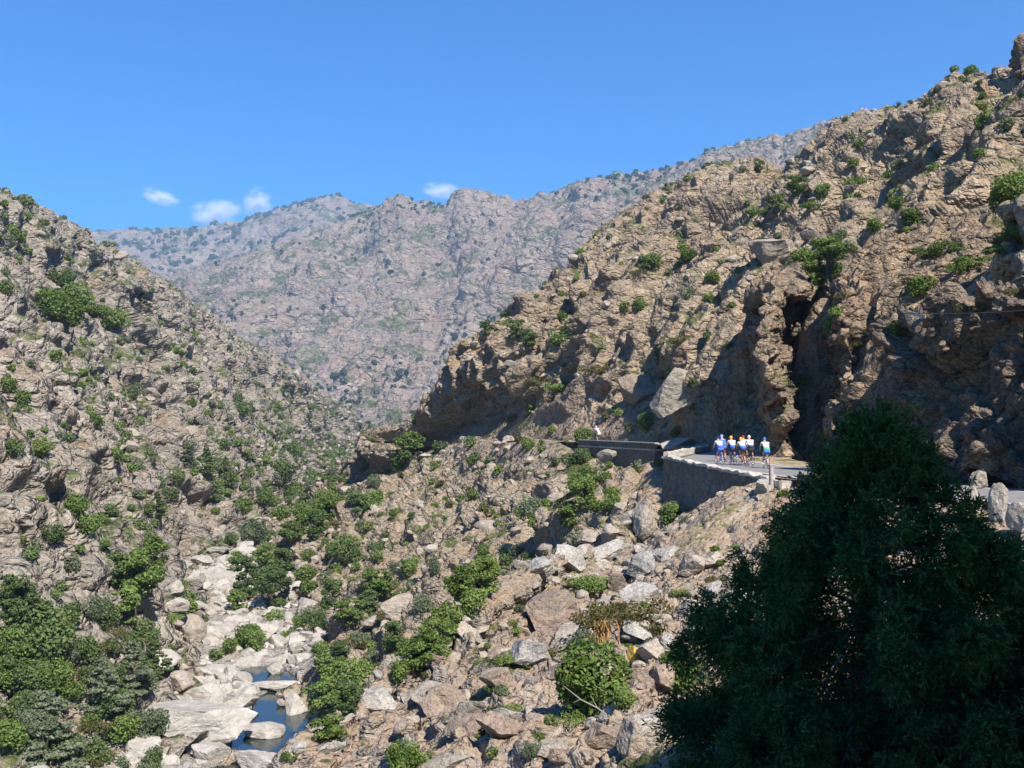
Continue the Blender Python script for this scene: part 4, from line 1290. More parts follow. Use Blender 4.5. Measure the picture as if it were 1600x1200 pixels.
 (1222,660,20,'grey','thin bush at the foot of the buttress behind the rightmost cyclist'),
 (1175,330,24,'round','bush above the overhanging pale block'),
 # foreground
 (928,1062,150,'round','large bright-leaved shrub in the middle of the foreground slope'),
 (968,960,136,'heath','wide olive shrub above the large bright-leaved one'),
 (922,912,84,'low','green plants between the big brown rock and the reddish block'),
 (885,1120,60,'low','low green plants at the lower left of the large bright-leaved shrub'),
 (975,1090,44,'round','yellow-green bush right of the large bright-leaved shrub'),
 (1062,1050,84,'round','yellow-green bush at the left side of the dark conifer'),
 (630,1186,74,'round','green bush at the bottom edge on the lower foreground slope'),
 (668,1185,50,'low','yellow-green plants right of the bush at the bottom edge'),
 (805,985,34,'low','grassy green tuft left of the big brown rock'),
 (750,1090,34,'low','yellow-green tuft by the dark cleft'),
 (1060,925,30,'low','small green tuft below the grey rock ledge'),
 (1120,905,40,'heath','olive tuft near the left side of the dark conifer'),
 (1500,790,28,'low','bright green tuft between the guard stones'),
 (1225,770,30,'low','green tuft at the foot of the pale marker post'),
 (870,1000,22,'grey','grey-green tuft between the lichen boulder and the dark grey one'),
 (905,985,44,'grey','pale tuft at the foot of the dark grey rounded boulder'),
]
done = set()
for u, v, w, k, lb in PL: plant(u, v, w, k, lb)

# orange dry stalks, yellow lichen patch, dead branch, plank, wire
m, t, b = newmat('dry_stalk'); b.inputs['Base Color'].default_value = (.50, .27, .12, 1); M['dry'] = m
H = hit(942, 1000)
if H:
    rs = np.random.default_rng(4); parts = []
    for k in range(46):
        x, y = rs.normal() * .22, rs.normal() * .15; h = rs.uniform(.3, .75)
        parts.append(tube([(x, y, -.1), (x + rs.normal() * .05, y, h * .6), (x + rs.normal() * .12, y, h)], [.012, .02, .008], 4))
    o = link('dry_plant', mesh_np('dry_plant', *merge(parts), M['dry'])); o.location = H[0]
    tag(o, 'clump of dry orange stalks between the olive and the bright-leaved shrub', 'dry plant')
m, t, b = newmat('yellow_lichen'); pos = N_(t, 'ShaderNodeNewGeometry').outputs['Position']
t.links.new(ramp(t, noise(t, pos, 14, 4, .7), [(.4, (.30, .25, .17)), (.55, (.62, .42, .03))]), b.inputs['Base Color']); M['ylichen'] = m
o = rock(994, 1022, 26, 36, 'small rock covered by bright yellow-orange lichen', 'boulder', 81, 20)
if o: o.data = o.data.copy(); o.data.materials[0] = M['ylichen']
H = hit(945, 1128)
if H:
    p0 = H[0] + Vector((0, -.3, .25)); f = p0.y / F
    parts = [tube([(0, 0, 0), (-14 * f, -.1, 12 * f), (-40 * f, -.15, 26 * f), (-66 * f, 0, 44 * f)], [.02, .017, .013, .006], 5),
             tube([(-14 * f, -.1, 12 * f), (-24 * f, 0, 30 * f)], [.01, .004], 4), tube([(-40 * f, -.15, 26 * f), (-52 * f, -.2, 22 * f)], [.008, .003], 4)]
    o = link('dead_branch', mesh_np('dead_branch', *merge([(v_, f_) for v_, f_ in parts]), M['deadwood'])); o.location = p0
    tag(o, 'bare pale dead branch sticking out below the large bright-leaved shrub', 'branch')
a_, b_ = Vector(at(1416, 488, 47.2)), Vector(at(1446, 495, 46.2))
o = box('plank', (a_ + b_) / 2, ((b_ - a_).length, .06, .17), M['coping'], 0, bev=.01)
o.rotation_euler = (b_ - a_).to_track_quat('X', 'Z').to_euler()
tag(o, 'pale plank jutting out near the top of the shaded cliff', 'plank')
m, t, b = newmat('cable'); b.inputs['Base Color'].default_value = (.06, .06, .06, 1); M['cable'] = m
pts = [Vector(at(1411 + 200 * k / 8, 489 + 3 * (1 - ((k - 4) / 4)**2) - k * .6, 46.5 - k * .9)) for k in range(9)]
o = link('cable', mesh_np('cable', *tube([tuple(p) for p in pts], [.018] * 9, 5), M['cable']))
tag(o, 'thin dark cable running from the pale plank to the right edge', 'cable')
# ------------------------------------------------------------------ scattered shrubs and rocks
def sample(pname, n, seed, dens=None, minz=-.2):
    G, ob = PATCH[pname]
    rs = np.random.default_rng(seed)
    A = np.linalg.norm(np.cross(np.gradient(G, axis=1), np.gradient(G, axis=0)), axis=2)
    Gf = G.reshape(-1, 3); w = A.reshape(-1).copy()
    ok = (Gf[:, 1] > 8)
    u = 800 + F * Gf[:, 0] / np.maximum(Gf[:, 1], 1); v = HORIZON - F * Gf[:, 2] / np.maximum(Gf[:, 1], 1)
    ok &= (u > -60) & (u < 1660) & (v < 1260)
    if dens is not None: w = w * dens(Gf, u, v)
    w = np.where(ok, w, 0)
    if w.sum() == 0: return []
    idx = rs.choice(len(Gf), n, p=w / w.sum())
    return [tuple(Gf[i]) for i in idx]

def clump(G, size, lo, seed):
    return np.clip((fbm(G.astype(np.float32) / size, 3, seed) - lo) * 4, 0, 1)

BIGPOOL = []
for _, poly, z in POOLS:
    q_ = np.array([at_z(u, v, z)[:2] for u, v in poly]); m_ = q_.mean(0); BIGPOOL.append([tuple(x) for x in m_ + (q_ - m_) * 1.25])
stuff_parts = {}
def add_stuff(key, V, Fq): stuff_parts.setdefault(key, []).append((V, Fq))

rs4 = np.random.default_rng(77)
cand = []
def spread(pname, n, seed, rr, kinds, region, dens=None):
    for p in sample(pname, n, seed, dens):
        r = float(np.exp(rs4.normal(math.log(rr), .38)))
        kd = kinds[int(rs4.integers(len(kinds)))]
        vis = visible((p[0], p[1] - .3, p[2] + r * .7), tol=1.2 + r)
        if not vis: continue
        if region in 'BVL' and any(inpoly(np.array([p[0]]), np.array([p[1]]), q_)[0] for q_ in BIGPOOL): continue
        cand.append((2 * r * F / p[1], p, r, kd, region))
road_free = lambda G: ((G[:, 2] > -1.8) | (G[:, 2] < -3.2))
spread('left_hillside', 3600, 1, .85, ['dark', 'dark', 'round', 'grey', 'round'], 'L', lambda G, u, v: .12 + clump(G, 22, -.1, 5) * np.where(v > 700, 1.6, 1))
spread('right_hillside', 1100, 2, .75, ['round', 'dark', 'round', 'heath', 'low', 'grey'], 'R', lambda G, u, v: (.08 + clump(G, 16, 0, 6)) * road_free(G))
spread('valley_slope', 800, 3, .75, ['round', 'dark', 'grey', 'round', 'heath', 'low'], 'V', lambda G, u, v: (.12 + clump(G, 12, 0, 7)) * road_free(G))
spread('left_hillside', 90, 11, 1.2, ['round', 'dark', 'grey', 'dark', 'heath'], 'L', lambda G, u, v: ((v > 985) & (u < 240)) * (.15 + clump(G, 9, -.2, 25)))
spread('left_hillside', 150, 12, 1.7, ['round', 'dark', 'dark'], 'L', lambda G, u, v: ((v > 690) & (v < 860) & (u > 100)) * clump(G, 14, .1, 26))
spread('valley_slope', 300, 13, 1.35, ['round', 'dark', 'grey', 'round'], 'V', lambda G, u, v: ((u < 600) & (v > 740) & (u > 375)) * (.1 + clump(G, 10, -.1, 27)))
spread('rocky_spur', 60, 4, .7, ['dark', 'round', 'grey'], 'S')
spread('rock_slab', 60, 5, .5, ['heath', 'low', 'round'], 'N', lambda G, u, v: (G[:, 2] > 2) * 1.0)
spread('foreground_slope', 150, 6, .22, ['low', 'heath', 'grey', 'low'], 'F', lambda G, u, v: (.1 + clump(G, 4, 0, 8)) * (G[:, 0] < 9.5) * (G[:, 1] > 13))
spread('riverbed', 20, 9, .35, ['low', 'round'], 'B')
cand.sort(key=lambda c: -c[0])
REG = {'L': 'the rocks of the left hillside', 'R': 'the rocks of the right hillside above the road', 'V': 'the rubble slope between road and river',
       'S': 'the rocky spur on the left bank', 'N': 'the cliffs above the near road', 'F': 'the foreground slope', 'B': 'the pale riverbed'}
KN = {'dark': 'dark green', 'round': 'bright green', 'grey': 'grey-green', 'heath': 'brownish', 'low': 'low spreading green'}
n_ind = 0
for px, p, r, kd, rg in cand:
    if n_ind < 150:
        szn = 'small' if px < 34 else 'medium'
        lb = f"{szn} {KN[kd]} shrub dotted over {REG[rg]}"
        plant_at(p, r, kd, lb, 'shrub', f"{szn} {KN[kd]} shrubs dotted over {REG[rg]}", px=px * .64)
        n_ind += 1
    else:
        V, Fq = leafcloud(rs4, [(0, 0, .6, .75, .6), (rs4.uniform(-.5, .5), rs4.uniform(-.5, .5), .8, .45, .4), (rs4.uniform(-.6, .6), rs4.uniform(-.6, .6), .4, .5, .35)], int(min(420, 60 + px * 12)), .30 if px < 20 else .19)
        add_stuff((rg, kd), V * r + np.array(p), Fq)
matk = {'dark': 'leaf_dark', 'round': 'leaf_bright', 'grey': 'leaf_grey', 'heath': 'leaf_heath', 'low': 'leaf_bright'}
byreg = {}
for (rg, kd), ps in stuff_parts.items(): byreg.setdefault(rg, []).append((kd, ps))
for rg, items in byreg.items():
    Vs, Fs, mi, ml, o_ = [], [], [], [], 0
    for kd, ps in items:
        V, Fq = merge(ps)
        if matk[kd] not in ml: ml.append(matk[kd])
        Vs.append(V); Fs.append(Fq + o_); mi.append(np.full(len(Fq), ml.index(matk[kd]))); o_ += len(V)
    o = link('scrub', mesh_np('scrub', np.concatenate(Vs), np.concatenate(Fs), mats=[M[x] for x in ml], midx=np.concatenate(mi)))
    tag(o, f"small scrub growing over {REG[rg]}", 'scrub', kind='stuff')

# far woods on the mountains
for nm, pn, cnt, sz, lo in (('far_woodland', 'mountain', 3200, 4.0, .05), ('far_woodland', 'back_mountain', 2200, 7.5, 0.0)):
    pts = np.array(sample(pn, cnt, 9, lambda G, u, v: (.05 + clump(G, 260, lo, 15) * clump(G, 70, -.3, 16)) * np.where(v < 420, 1.8, .8)))
    k = 16
    rr = sz * np.exp(rs4.normal(0, .35, len(pts)))
    d = rs4.normal(size=(len(pts), k, 3)); d /= np.linalg.norm(d, axis=2, keepdims=True)
    c = pts[:, None] + d * rr[:, None, None] * [.8, .8, .6] + [0, 0, 1] * rr[:, None, None] * .4
    nr = d + rs4.normal(size=d.shape) * .4; nr /= np.linalg.norm(nr, axis=2, keepdims=True)
    a = np.cross(nr, rs4.normal(size=d.shape)); a /= np.linalg.norm(a, axis=2, keepdims=True); b2 = np.cross(nr, a)
    s = rr[:, None, None] * .5
    V = np.stack([c - a * s, c + b2 * s, c + a * s, c - b2 * s], 2).reshape(-1, 3)
    o = link(nm, mesh_np(nm, V, np.arange(len(V)).reshape(-1, 4), M['leaf_far']))
    tag(o, 'dark scrub and trees dotted over the %s' % ('distant mountain' if pn == 'mountain' else 'farthest mountain'), 'woodland', kind='stuff')

# scattered boulders and rubble
rc_ = []
def rocks(pname, n, seed, rr, mat, region, dens=None, sg=.5):
    for p in sample(pname, n, seed, dens):
        r = float(np.exp(rs4.normal(math.log(rr), sg)))
        rc_.append((2 * r * F / p[1], p, r, mat, region))
rocks('foreground_slope', 650, 21, .19, 'boulder', 'F', lambda G, u, v: (.35 + clump(G, 5, -.1, 18)) * (G[:, 0] < 13.5) * (G[:, 1] > 10) * (1 - .85 * np.exp(-(((G[:, 0] - 9.6) / 1.8)**2 + ((G[:, 1] - 49) / 8)**2))))
rocks('valley_slope', 2000, 22, .34, 'boulder', 'V', lambda G, u, v: (.4 + clump(G, 14, -.1, 19)) * (G[:, 2] < -3.4))
rocks('riverbed', 3000, 23, .55, 'river_boulder', 'B', lambda G, u, v: (.6 + clump(G, 7, 0, 20)), .55)
rocks('left_hillside', 1200, 24, .6, 'boulder', 'L')
rocks('right_hillside', 900, 25, .5, 'boulder', 'R', lambda G, u, v: road_free(G) * 1.0)
rc_.sort(key=lambda c: -c[0])

LOWROCK = {}
def lowrock(i):
    if i not in LOWROCK: LOWROCK[i] = rock_verts(400 + i, n=5, cuts=9, rough=.04)
    return LOWROCK[i]
RN = {'F': 'the foreground slope', 'V': 'the rubble slope below the far road', 'B': 'the riverbed', 'L': 'the left hillside', 'R': 'the right hillside'}
n_ind = 0; piles = {}
for px, p, r, mt, rg in rc_:
    if rg == 'B' and any(inpoly(np.array([p[0]]), np.array([p[1]]), q_)[0] for q_ in BIGPOOL): continue
    if rg == 'B' and px > 48: r *= 48 / px; px = 48
    if px > 90 or (rg in 'LR' and px > 26): continue
    E = Euler((rs4.uniform(-.5, .5), rs4.uniform(-.5, .5), rs4.uniform(0, 6.3)))
    sc = np.array([r * rs4.uniform(.9, 1.5), r * rs4.uniform(.7, 1.1), r * rs4.uniform(.5, .85)])
    if n_ind < 150 and rg in 'FVB' and px < 95 and visible((p[0], p[1], p[2] + r * .5), 1.0 + r):
        o = link('rock', rock_mesh('rock', 200 + n_ind % 14, M[['boulder', 'brown_boulder', 'lichen_boulder'][n_ind % 3] if rg != 'B' else 'river_boulder'], 14))
        o.location = (p[0], p[1], p[2] + sc[2] * .15); o.rotation_euler = E; o.scale = tuple(sc / .75)
        col = {'boulder': 'tan', 'brown_boulder': 'brown', 'lichen_boulder': 'pale lichen-spotted', 'river_boulder': 'pale water-worn'}[o.data.materials[0].name and [k for k in ('boulder', 'brown_boulder', 'lichen_boulder', 'river_boulder') if M[k] == o.data.materials[0]][0]]
        tag(o, f"loose {col} rock among others strewn over {RN[rg]}", 'rock', f"{col} rocks strewn over {RN[rg]}")
        n_ind += 1
    else:
        if px > 60: continue
        V, Fq = lowrock(int(rs4.integers(12)))
        V = (V * sc / .75) @ np.array(E.to_matrix()).T + np.array(p) + [0, 0, sc[2] * .15]
        piles.setdefault((rg, mt), []).append((V, Fq))
for (rg, mt), ps in piles.items():
    V, Fq = merge(ps)
    o = link('rubble', mesh_np('rubble', V, Fq, M[mt])); tag(o, f"loose stones and rubble covering {RN[rg]}", 'rubble', kind='stuff')

# ------------------------------------------------------------------ dark conifers in the shade at the right
def juniper(name, base, outline, label, n_tuft, seed, zmin):
    """outline: list of (height above base, radius left, radius right)"""
    rs = np.random.default_rng(seed)
    e = empty(name, base); tag(e, label, 'conifer')
    O = np.array(outline, float); hmax = O[-1, 0]
    h = rs.uniform(max(zmin, 0), 1, n_tuft)
    hh = hmax * (1 - (1 - h)**1.0)
    RL_, RR_ = np.interp(hh, O[:, 0], O[:, 1]), np.interp(hh, O[:, 0], O[:, 2])
    keep = rs.random(n_tuft) < np.clip((RL_ + RR_) / 2.2, .12, 1); hh, RL_, RR_ = hh[keep], RL_[keep], RR_[keep]; n = len(hh)
    nc = 560                                             # plumes: tufts gather round the ends of small branches
    hc = hmax * (1 - np.sqrt(rs.random(nc)) * 1.0) if False else hmax * rs.random(nc)**1.25
    ac = rs.uniform(0, 2 * math.pi, nc)
    L_, R_c = np.interp(hc, O[:, 0], O[:, 1]), np.interp(hc, O[:, 0], O[:, 2])
    radc = np.where(np.cos(ac) < 0, L_, R_c) * np.abs(np.cos(ac)) + (L_ + R_c) * .5 * (1 - np.abs(np.cos(ac)))
    radc = radc * np.where(rs.random(nc) < .3, rs.uniform(1.0, 1.22, nc), rs.uniform(.45, 1.0, nc))
    C_ = np.stack([np.cos(ac) * radc, np.sin(ac) * radc, hc], 1)
    wgt = radc + .15
    ci = rs.choice(nc, n, p=wgt / wgt.sum())
    O_ = rs.normal(size=(n, 3)) * [.08, .08, .11] * (.6 + .5 * rs.random((n, 1)))
    c = C_[ci] + O_
    fill = rs.random(n) < .16
    c[fill, :2] *= rs.uniform(.4, .9, (fill.sum(), 1))
    hh = c[:, 2]; an = np.arctan2(c[:, 1], c[:, 0])
    out = np.stack([np.cos(an), np.sin(an), np.zeros(n)], 1)
    ax = out * rs.uniform(.3, .8, (n, 1)) + O_ / .12 * .5 + rs.normal(size=(n, 3)) * .25 + [0, 0, .05]
    up_ = (hh > hmax * .82)[:, None]; ax = ax + up_ * np.array([0, 0, .9])
    ax /= np.linalg.norm(ax, axis=1, keepdims=True)
    k = 11
    tt = rs.random((n, k, 1)); L = rs.uniform(.10, .21, (n, 1, 1))
    stem_p = c[:, None] + ax[:, None] * (tt - .3) * L
    stem_p[..., 2] -= (tt[..., 0]**2) * L[..., 0] * .5          # tips droop
    nd = ax[:, None] * .9 + rs.normal(size=(n, k, 3)) * .65 + [0, 0, -.12]; nd /= np.linalg.norm(nd, axis=2, keepdims=True)
    sd = np.cross(nd, rs.normal(size=(n, k, 3))); sd /= np.linalg.norm(sd, axis=2, keepdims=True)
    ln = rs.uniform(.035, .085, (n, k, 1)); wd = rs.uniform(.006, .011, (n, k, 1))
    V = np.stack([stem_p, stem_p + nd * ln * .5 + sd * wd, stem_p + nd * ln, stem_p + nd * ln * .5 - sd * wd], 2).reshape(-1, 3)
    link('crown', mesh_np('crown', V, np.arange(len(V)).reshape(-1, 4), M['leaf_juniper']), e)
    parts = [tube([(0, 0, -.3), (.03, 0, hmax * .4), (-.02, .02, hmax * .75), (0, 0, hmax * .97)], [.13, .09, .05, .012], 8)]
    for q in range(70):
        a = rs.uniform(0, 6.283); z = rs.uniform(.03, .9) * hmax; R_ = np.interp(z, O[:, 0], (O[:, 1] + O[:, 2]) / 2) * .85
        parts.append(tube([(0, 0, z), (R_ * .5 * math.cos(a), R_ * .5 * math.sin(a), z + R_ * .12), (R_ * math.cos(a), R_ * math.sin(a), z + R_ * .1)], [.03, .018, .005], 5))
    link('trunk', mesh_np('trunk', *merge(parts), M['bark'], smooth=True), e)
    return e
juniper('conifer', (3.69, 10.4, -5.0),
        [(0, 1.7, 1.8), (.6, 1.95, 1.85), (1.35, 1.9, 1.75), (2.0, 1.75, 1.6), (2.55, 1.62, 1.45), (3.0, 1.48, 1.38), (3.35, 1.08, 1.25), (3.7, .84, 1.15), (3.95, .68, 1.0), (4.25, .48, .82), (4.5, .36, .62), (4.72, .28, .48), (4.88, .14, .32), (4.98, .02, .22)],
        'big dark green conifer in shade filling the near right foreground', 62000, 3, .12)
juniper('conifer', (5.6, 9.8, -5.2), [(0, 1.6, 1.5), (1, 1.9, 1.8), (2.0, 1.6, 1.7), (2.6, 1.2, 1.4), (3.1, .8, 1.0), (3.45, .3, .5)],
        'lower dark conifer merging with the big one in the bottom right corner', 26000, 6, .15)
# ------------------------------------------------------------------ cyclists
def plain(name, col, rough=.6, spec=.3, metal=0.0):
    m, t, b = newmat(name); b.inputs['Base Color'].default_value = (*col, 1); b.inputs['Roughness'].default_value = rough
    b.inputs['Specular IOR Level'].default_value = spec; b.inputs['Metallic'].default_value = metal
    pos = N_(t, 'ShaderNodeTexCoord').outputs['Object']
    c = mix(t, .25, col, ramp(t, noise(t, pos, 9, 3, .6), [(.35, .6), (.65, 1.15)]), 'MULTIPLY'); t.links.new(c, b.inputs['Base Color'])
    return m
SKIN = plain('skin', (.50, .30, .21), .5)
WHITE = plain('white_fabric', (.80, .80, .80)); BLUE = plain('blue_fabric', (.05, .16, .62)); NAVY = plain('navy_fabric', (.02, .03, .12)); BLACK = plain('black_fabric', (.015, .015, .018))
YELLOW = plain('yellow_shell', (.75, .50, .03), .3); RED = plain('red_shell', (.45, .05, .03), .3); GREEN = plain('green_fabric', (.10, .45, .20))
PALE = plain('pale_shell', (.62, .64, .66), .3); LILAC = plain('pale_blue_shell', (.40, .45, .75), .3)
METAL = plain('metal', (.45, .45, .47), .3, .5, .8); RUBBER = plain('rubber', (.02, .02, .02), .8)

def skin_mesh(name, chains, mat, sub=1):
    """chains: list of (points, radii); a chain's first point may be ('at', chain_index, point_index) to branch from an earlier one"""
    V, E, Rr, idx = [], [], [], []
    for pts, rad in chains:
        ids = []
        for p, r_ in zip(pts, rad):
            if p[0] == 'at': ids.append(idx[p[1]][p[2]])
            else: V.append(p); Rr.append(r_); ids.append(len(V) - 1)
        E += list(zip(ids[:-1], ids[1:])); idx.append(ids)
    me = bpy.data.meshes.new(name); me.from_pydata(V, E, []); o = bpy.data.objects.new(name, me); COL.objects.link(o)
    md = o.modifiers.new('s', 'SKIN'); md.use_smooth_shade = True
    for i, r_ in enumerate(Rr):
        sv = me.skin_vertices[0].data[i]; sv.radius = (r_, r_) if not isinstance(r_, tuple) else r_; sv.use_root = (i == 0)
    s2 = o.modifiers.new('u', 'SUBSURF'); s2.levels = sub; s2.render_levels = sub
    dgx = bpy.context.evaluated_depsgraph_get()
    out = bpy.data.meshes.new_from_object(o.evaluated_get(dgx)); bpy.data.objects.remove(o); bpy.data.meshes.remove(me)
    out.materials.clear(); out.materials.append(mat); out.name = name
    for p in out.polygons: p.use_smooth = True
    return out

def ring(c, R_, r_, axis='x', n=28, k=6):
    pts = []
    V, Fs = [], []
    for i in range(n):
        a = 2 * math.pi * i / n; cy, cz = R_ * math.cos(a), R_ * math.sin(a)
        for q in range(k):
            b_ = 2 * math.pi * q / k; rr = R_ + r_ * math.cos(b_)
            V.append((c[0] + r_ * math.sin(b_), c[1] + rr * math.cos(a), c[2] + rr * math.sin(a)))
    for i in range(n):
        for q in range(k):
            Fs.append((i * k + q, i * k + (q + 1) % k, ((i + 1) % n) * k + (q + 1) % k, ((i + 1) % n) * k + q))
    return np.array(V), np.array(Fs)
BIKE = {}
def bicycle(loc, rz, colmat, label, group='bicycles ridden by the group on the bend'):
    e = empty('bicycle', loc, rz); tag(e, label, 'bicycle', group)
    if not BIKE:
        T_ = lambda ps, r_: tube(ps, [r_] * len(ps), 7)
        BIKE['frame'] = merge([T_([(0, -.42, .62 + .12), (0, -.16, .27)], .016), T_([(0, -.25, .88), (0, -.08, .27)], .017), T_([(0, -.08, .27), (0, .38, .72)], .020), T_([(0, -.22, .80), (0, .36, .84)], .017),
            T_([(0, .38, .70), (0, .35, .90)], .020), T_([(.05, .40, .68), (.05, .52, .34)], .012), T_([(-.05, .40, .68), (-.05, .52, .34)], .012),
            T_([(.05, -.5, .34), (.04, -.08, .27)], .010), T_([(-.05, -.5, .34), (-.04, -.08, .27)], .010), T_([(.05, -.5, .34), (.02, -.23, .80)], .009), T_([(-.05, -.5, .34), (-.02, -.23, .80)], .009)][1:])
        BIKE['handlebar'] = T_([(0, .36, .93), (0, .44, .96), (.2, .45, .96), (.21, .53, .93), (.21, .52, .84), (.21, .44, .83)], .014)
        hb2 = T_([(0, .44, .96), (-.2, .45, .96), (-.21, .53, .93), (-.21, .52, .84), (-.21, .44, .83)], .014); BIKE['handlebar'] = merge([BIKE['handlebar'], hb2])
        BIKE['crank'] = merge([T_([(.07, -.08, .27), (.08, -.07, .10)], .011), T_([(-.07, -.08, .27), (-.08, -.09, .44)], .011), T_([(.08, -.07, .10), (.16, -.07, .10)], .014), T_([(-.08, -.09, .44), (-.16, -.09, .44)], .014), ring((.05, -.08, .27), .09, .006, n=20, k=4)])
        sV, sF = rock_verts(5, 6, 3, 0.0); sV = sV / np.abs(sV).max(0); sV = sV * [.07, .14, .03]; sV[:, 0] *= 1 - .45 * (sV[:, 1] / .14 * .5 + .5); BIKE['saddle'] = (sV + [0, -.25, .92], sF)
        BIKE['tyre'] = ring((0, 0, 0), .335, .014); BIKE['rim'] = ring((0, 0, 0), .312, .010)
        sp_ = [tube([(0, 0, 0), (0, .31 * math.cos(a), .31 * math.sin(a))], [.002, .002], 3) for a in np.linspace(0, 6.283, 17)[:-1]]
        BIKE['spokes'] = merge(sp_)
        for k in list(BIKE): BIKE[k] = (mesh_np(k, *BIKE[k], None, smooth=True))
        for k, mm in (('handlebar', BLACK), ('crank', METAL), ('saddle', BLACK), ('tyre', RUBBER), ('rim', METAL), ('spokes', METAL)): BIKE[k].materials.append(mm)
    fr = BIKE['frame'].copy(); fr.materials.clear(); fr.materials.append(colmat)
    link('frame', fr, e); link('handlebar', BIKE['handlebar'], e); link('crank', BIKE['crank'], e); link('saddle', BIKE['saddle'], e)
    for y in (-.5, .52):
        w_ = empty('wheel', (0, y, .349)); w_.parent = e
        link('tyre', BIKE['tyre'], w_); link('rim', BIKE['rim'], w_); link('spokes', BIKE['spokes'], w_)
    return e

def cyclist(loc, rz, helmet, jersey, back, shorts, label, point=False, lean=0.0, foot=1, bikecol=None, blabel='', scale=1.0):
    e = empty('person', loc, rz); tag(e, label, 'person', 'cyclists riding in a group round the bend')
    hip = (0, -.22, .98); wst = (0, -.10, 1.13 + lean * .3); chest = (0, .10, 1.30 + lean); sh = (0, .20, 1.40 + lean)
    neck = (0, .28, 1.47 + lean); hd = (0, .36, 1.56 + lean); top = (0, .37, 1.66 + lean)
    ch = [([hip, wst, chest, sh, neck, hd, top], [(.155, .13), (.145, .11), (.165, .12), (.13, .09), .055, .088, .075]),
          ([('at', 0, 5), (0, .46, 1.545 + lean)], [0, .018])]
    hands = []
    for s in (-1, 1):
        if point and s == 1:
            arm = [(s * .19, .20, 1.40 + lean), (s * .44, .24, 1.46 + lean), (s * .66, .28, 1.58 + lean), (s * .71, .29, 1.61 + lean)]
            hd_ = arm[-1]; dr = np.array([.80, .10, .55])
        else:
            arm = [(s * .19, .20, 1.39 + lean), (s * .25, .27, 1.17 + lean * .5), (s * .22, .43, 1.005), (s * .215, .48, .985)]
            hd_ = arm[-1]; dr = np.array([0, .9, -.35])
        ch.append(([('at', 0, 3)] + arm, [0, .062, .044, .030, (.036, .022)]))
        hands.append((s, np.array(hd_), dr / np.linalg.norm(dr)))
        up = (s == foot)
        if up: knee, ank, toe = (s * .115, .16, .80), (s * .12, -.10, .53), (s * .12, .06, .455)
        else: knee, ank, toe = (s * .11, .12, .60), (s * .12, -.12, .20), (s * .12, .05, .115)
        ch.append(([('at', 0, 0), (s * .10, -.20, .94), (s * .11, (knee[1] - .20) / 2, (knee[2] + .92) / 2 + .02), knee, (s * .118, (knee[1] + ank[1]) / 2 - .02, (knee[2] + ank[2]) / 2 + .02), ank, toe], [0, .095, .085, .055, .052, .034, .036]))
    body = skin_mesh('body', ch, SKIN)
    # five fingers a hand, curled round the bar (the pointing hand stretches its index finger)
    parts = []
    for s, p, dr in hands:
        side = np.cross(dr, [0, 0, 1]); side /= np.linalg.norm(side); dn = np.cross(side, dr)
        for q in range(4):
            b_ = p + side * (q - 1.5) * .019 + dr * .035; L = (.07, .08, .075, .058)[q]
            curl = .2 if (point and s == 1 and q == 0) else 1.0
            m1 = b_ + dr * L * .5 - dn * .012 * curl; m2 = m1 + dr * L * (.5 if curl < 1 else .12) - dn * L * .45 * curl
            parts.append(tube([tuple(b_ - dr * .02), tuple(b_), tuple(m1), tuple(m2)], [.009, .009, .008, .006], 6))
        tb = p + side * .03 * -s
        parts.append(tube([tuple(tb), tuple(tb + dr * .03 + side * .015 * -s), tuple(tb + dr * .055 - dn * .02)], [.010, .009, .007], 6))
    import bmesh
    hv, hf = merge(parts); bm = bmesh.new(); bm.from_mesh(body)
    vs = [bm.verts.new(tuple(v)) for v in hv]
    for f_ in hf: bm.faces.new([vs[i] for i in f_])
    bm.to_mesh(body); bm.free()
    link('body', body, e)
    jr = [([(0, -.16, 1.06), wst, chest, (0, .20, 1.395 + lean), (0, .25, 1.43 + lean)], [(.168, .135), (.168, .128), (.185, .138), (.145, .105), .075])]
    for s in (-1, 1):
        a1 = (s * .44, .24, 1.46 + lean) if (point and s == 1) else (s * .25, .27, 1.17 + lean * .5)
        a0 = (s * .19, .20, 1.39 + lean)
        mid = tuple(a0[k] + (a1[k] - a0[k]) * .5 for k in range(3))
        jr.append(([('at', 0, 3), a0, mid], [0, .076, .064]))
    link('jersey', skin_mesh('jersey', jr, jersey), e)
    if back:
        V, Fq = rock_verts(6, 8, 4, .0); V = V / np.abs(V).max(0) * [.192, .165, .135]
        V = V @ np.array(Euler((math.radians(50), 0, 0)).to_matrix()).T + [0, -.14, 1.09 + lean * .3]
        link('jersey_panel', mesh_np('jersey_panel', V, Fq, back, smooth=True), e)
    st = [([(0, -.14, 1.04), hip], [(.165, .135), (.185, .165)])]
    for s in (-1, 1):
        kz = (.80, .16) if s == foot else (.60, .12)
        st.append(([('at', 0, 1), (s * .10, -.20, .94), (s * .11, (kz[1] - .20) / 2, (kz[0] + .92) / 2 + .02)], [0, .118, .10]))
    link('shorts', skin_mesh('shorts', st, shorts), e)
    for s in (-1, 1):
        z, y = ((.475, -.02) if s == foot else (.135, -.03))
        V, Fq = rock_verts(7, 6, 3, 0.0); V = V / np.abs(V).max(0) * [.045, .13, .05]
        link('shoe', mesh_np('shoe', V + [s * .12, y, z], Fq, WHITE if foot > 0 else BLACK, smooth=True), e)
    V, Fq = rock_verts(8, 10, 3, 0.0); V = V / np.abs(V).max(0)
    V[:, 2] = np.where(V[:, 2] < -.25, -.25 + (V[:, 2] + .25) * .1, V[:, 2]); V[:, 1] *= 1 - .12 * V[:, 1]
    link('helmet', mesh_np('helmet', V * [.108, .148, .125] + [0, hd[1] - .01, hd[2] + .045], Fq, helmet, smooth=True), e)
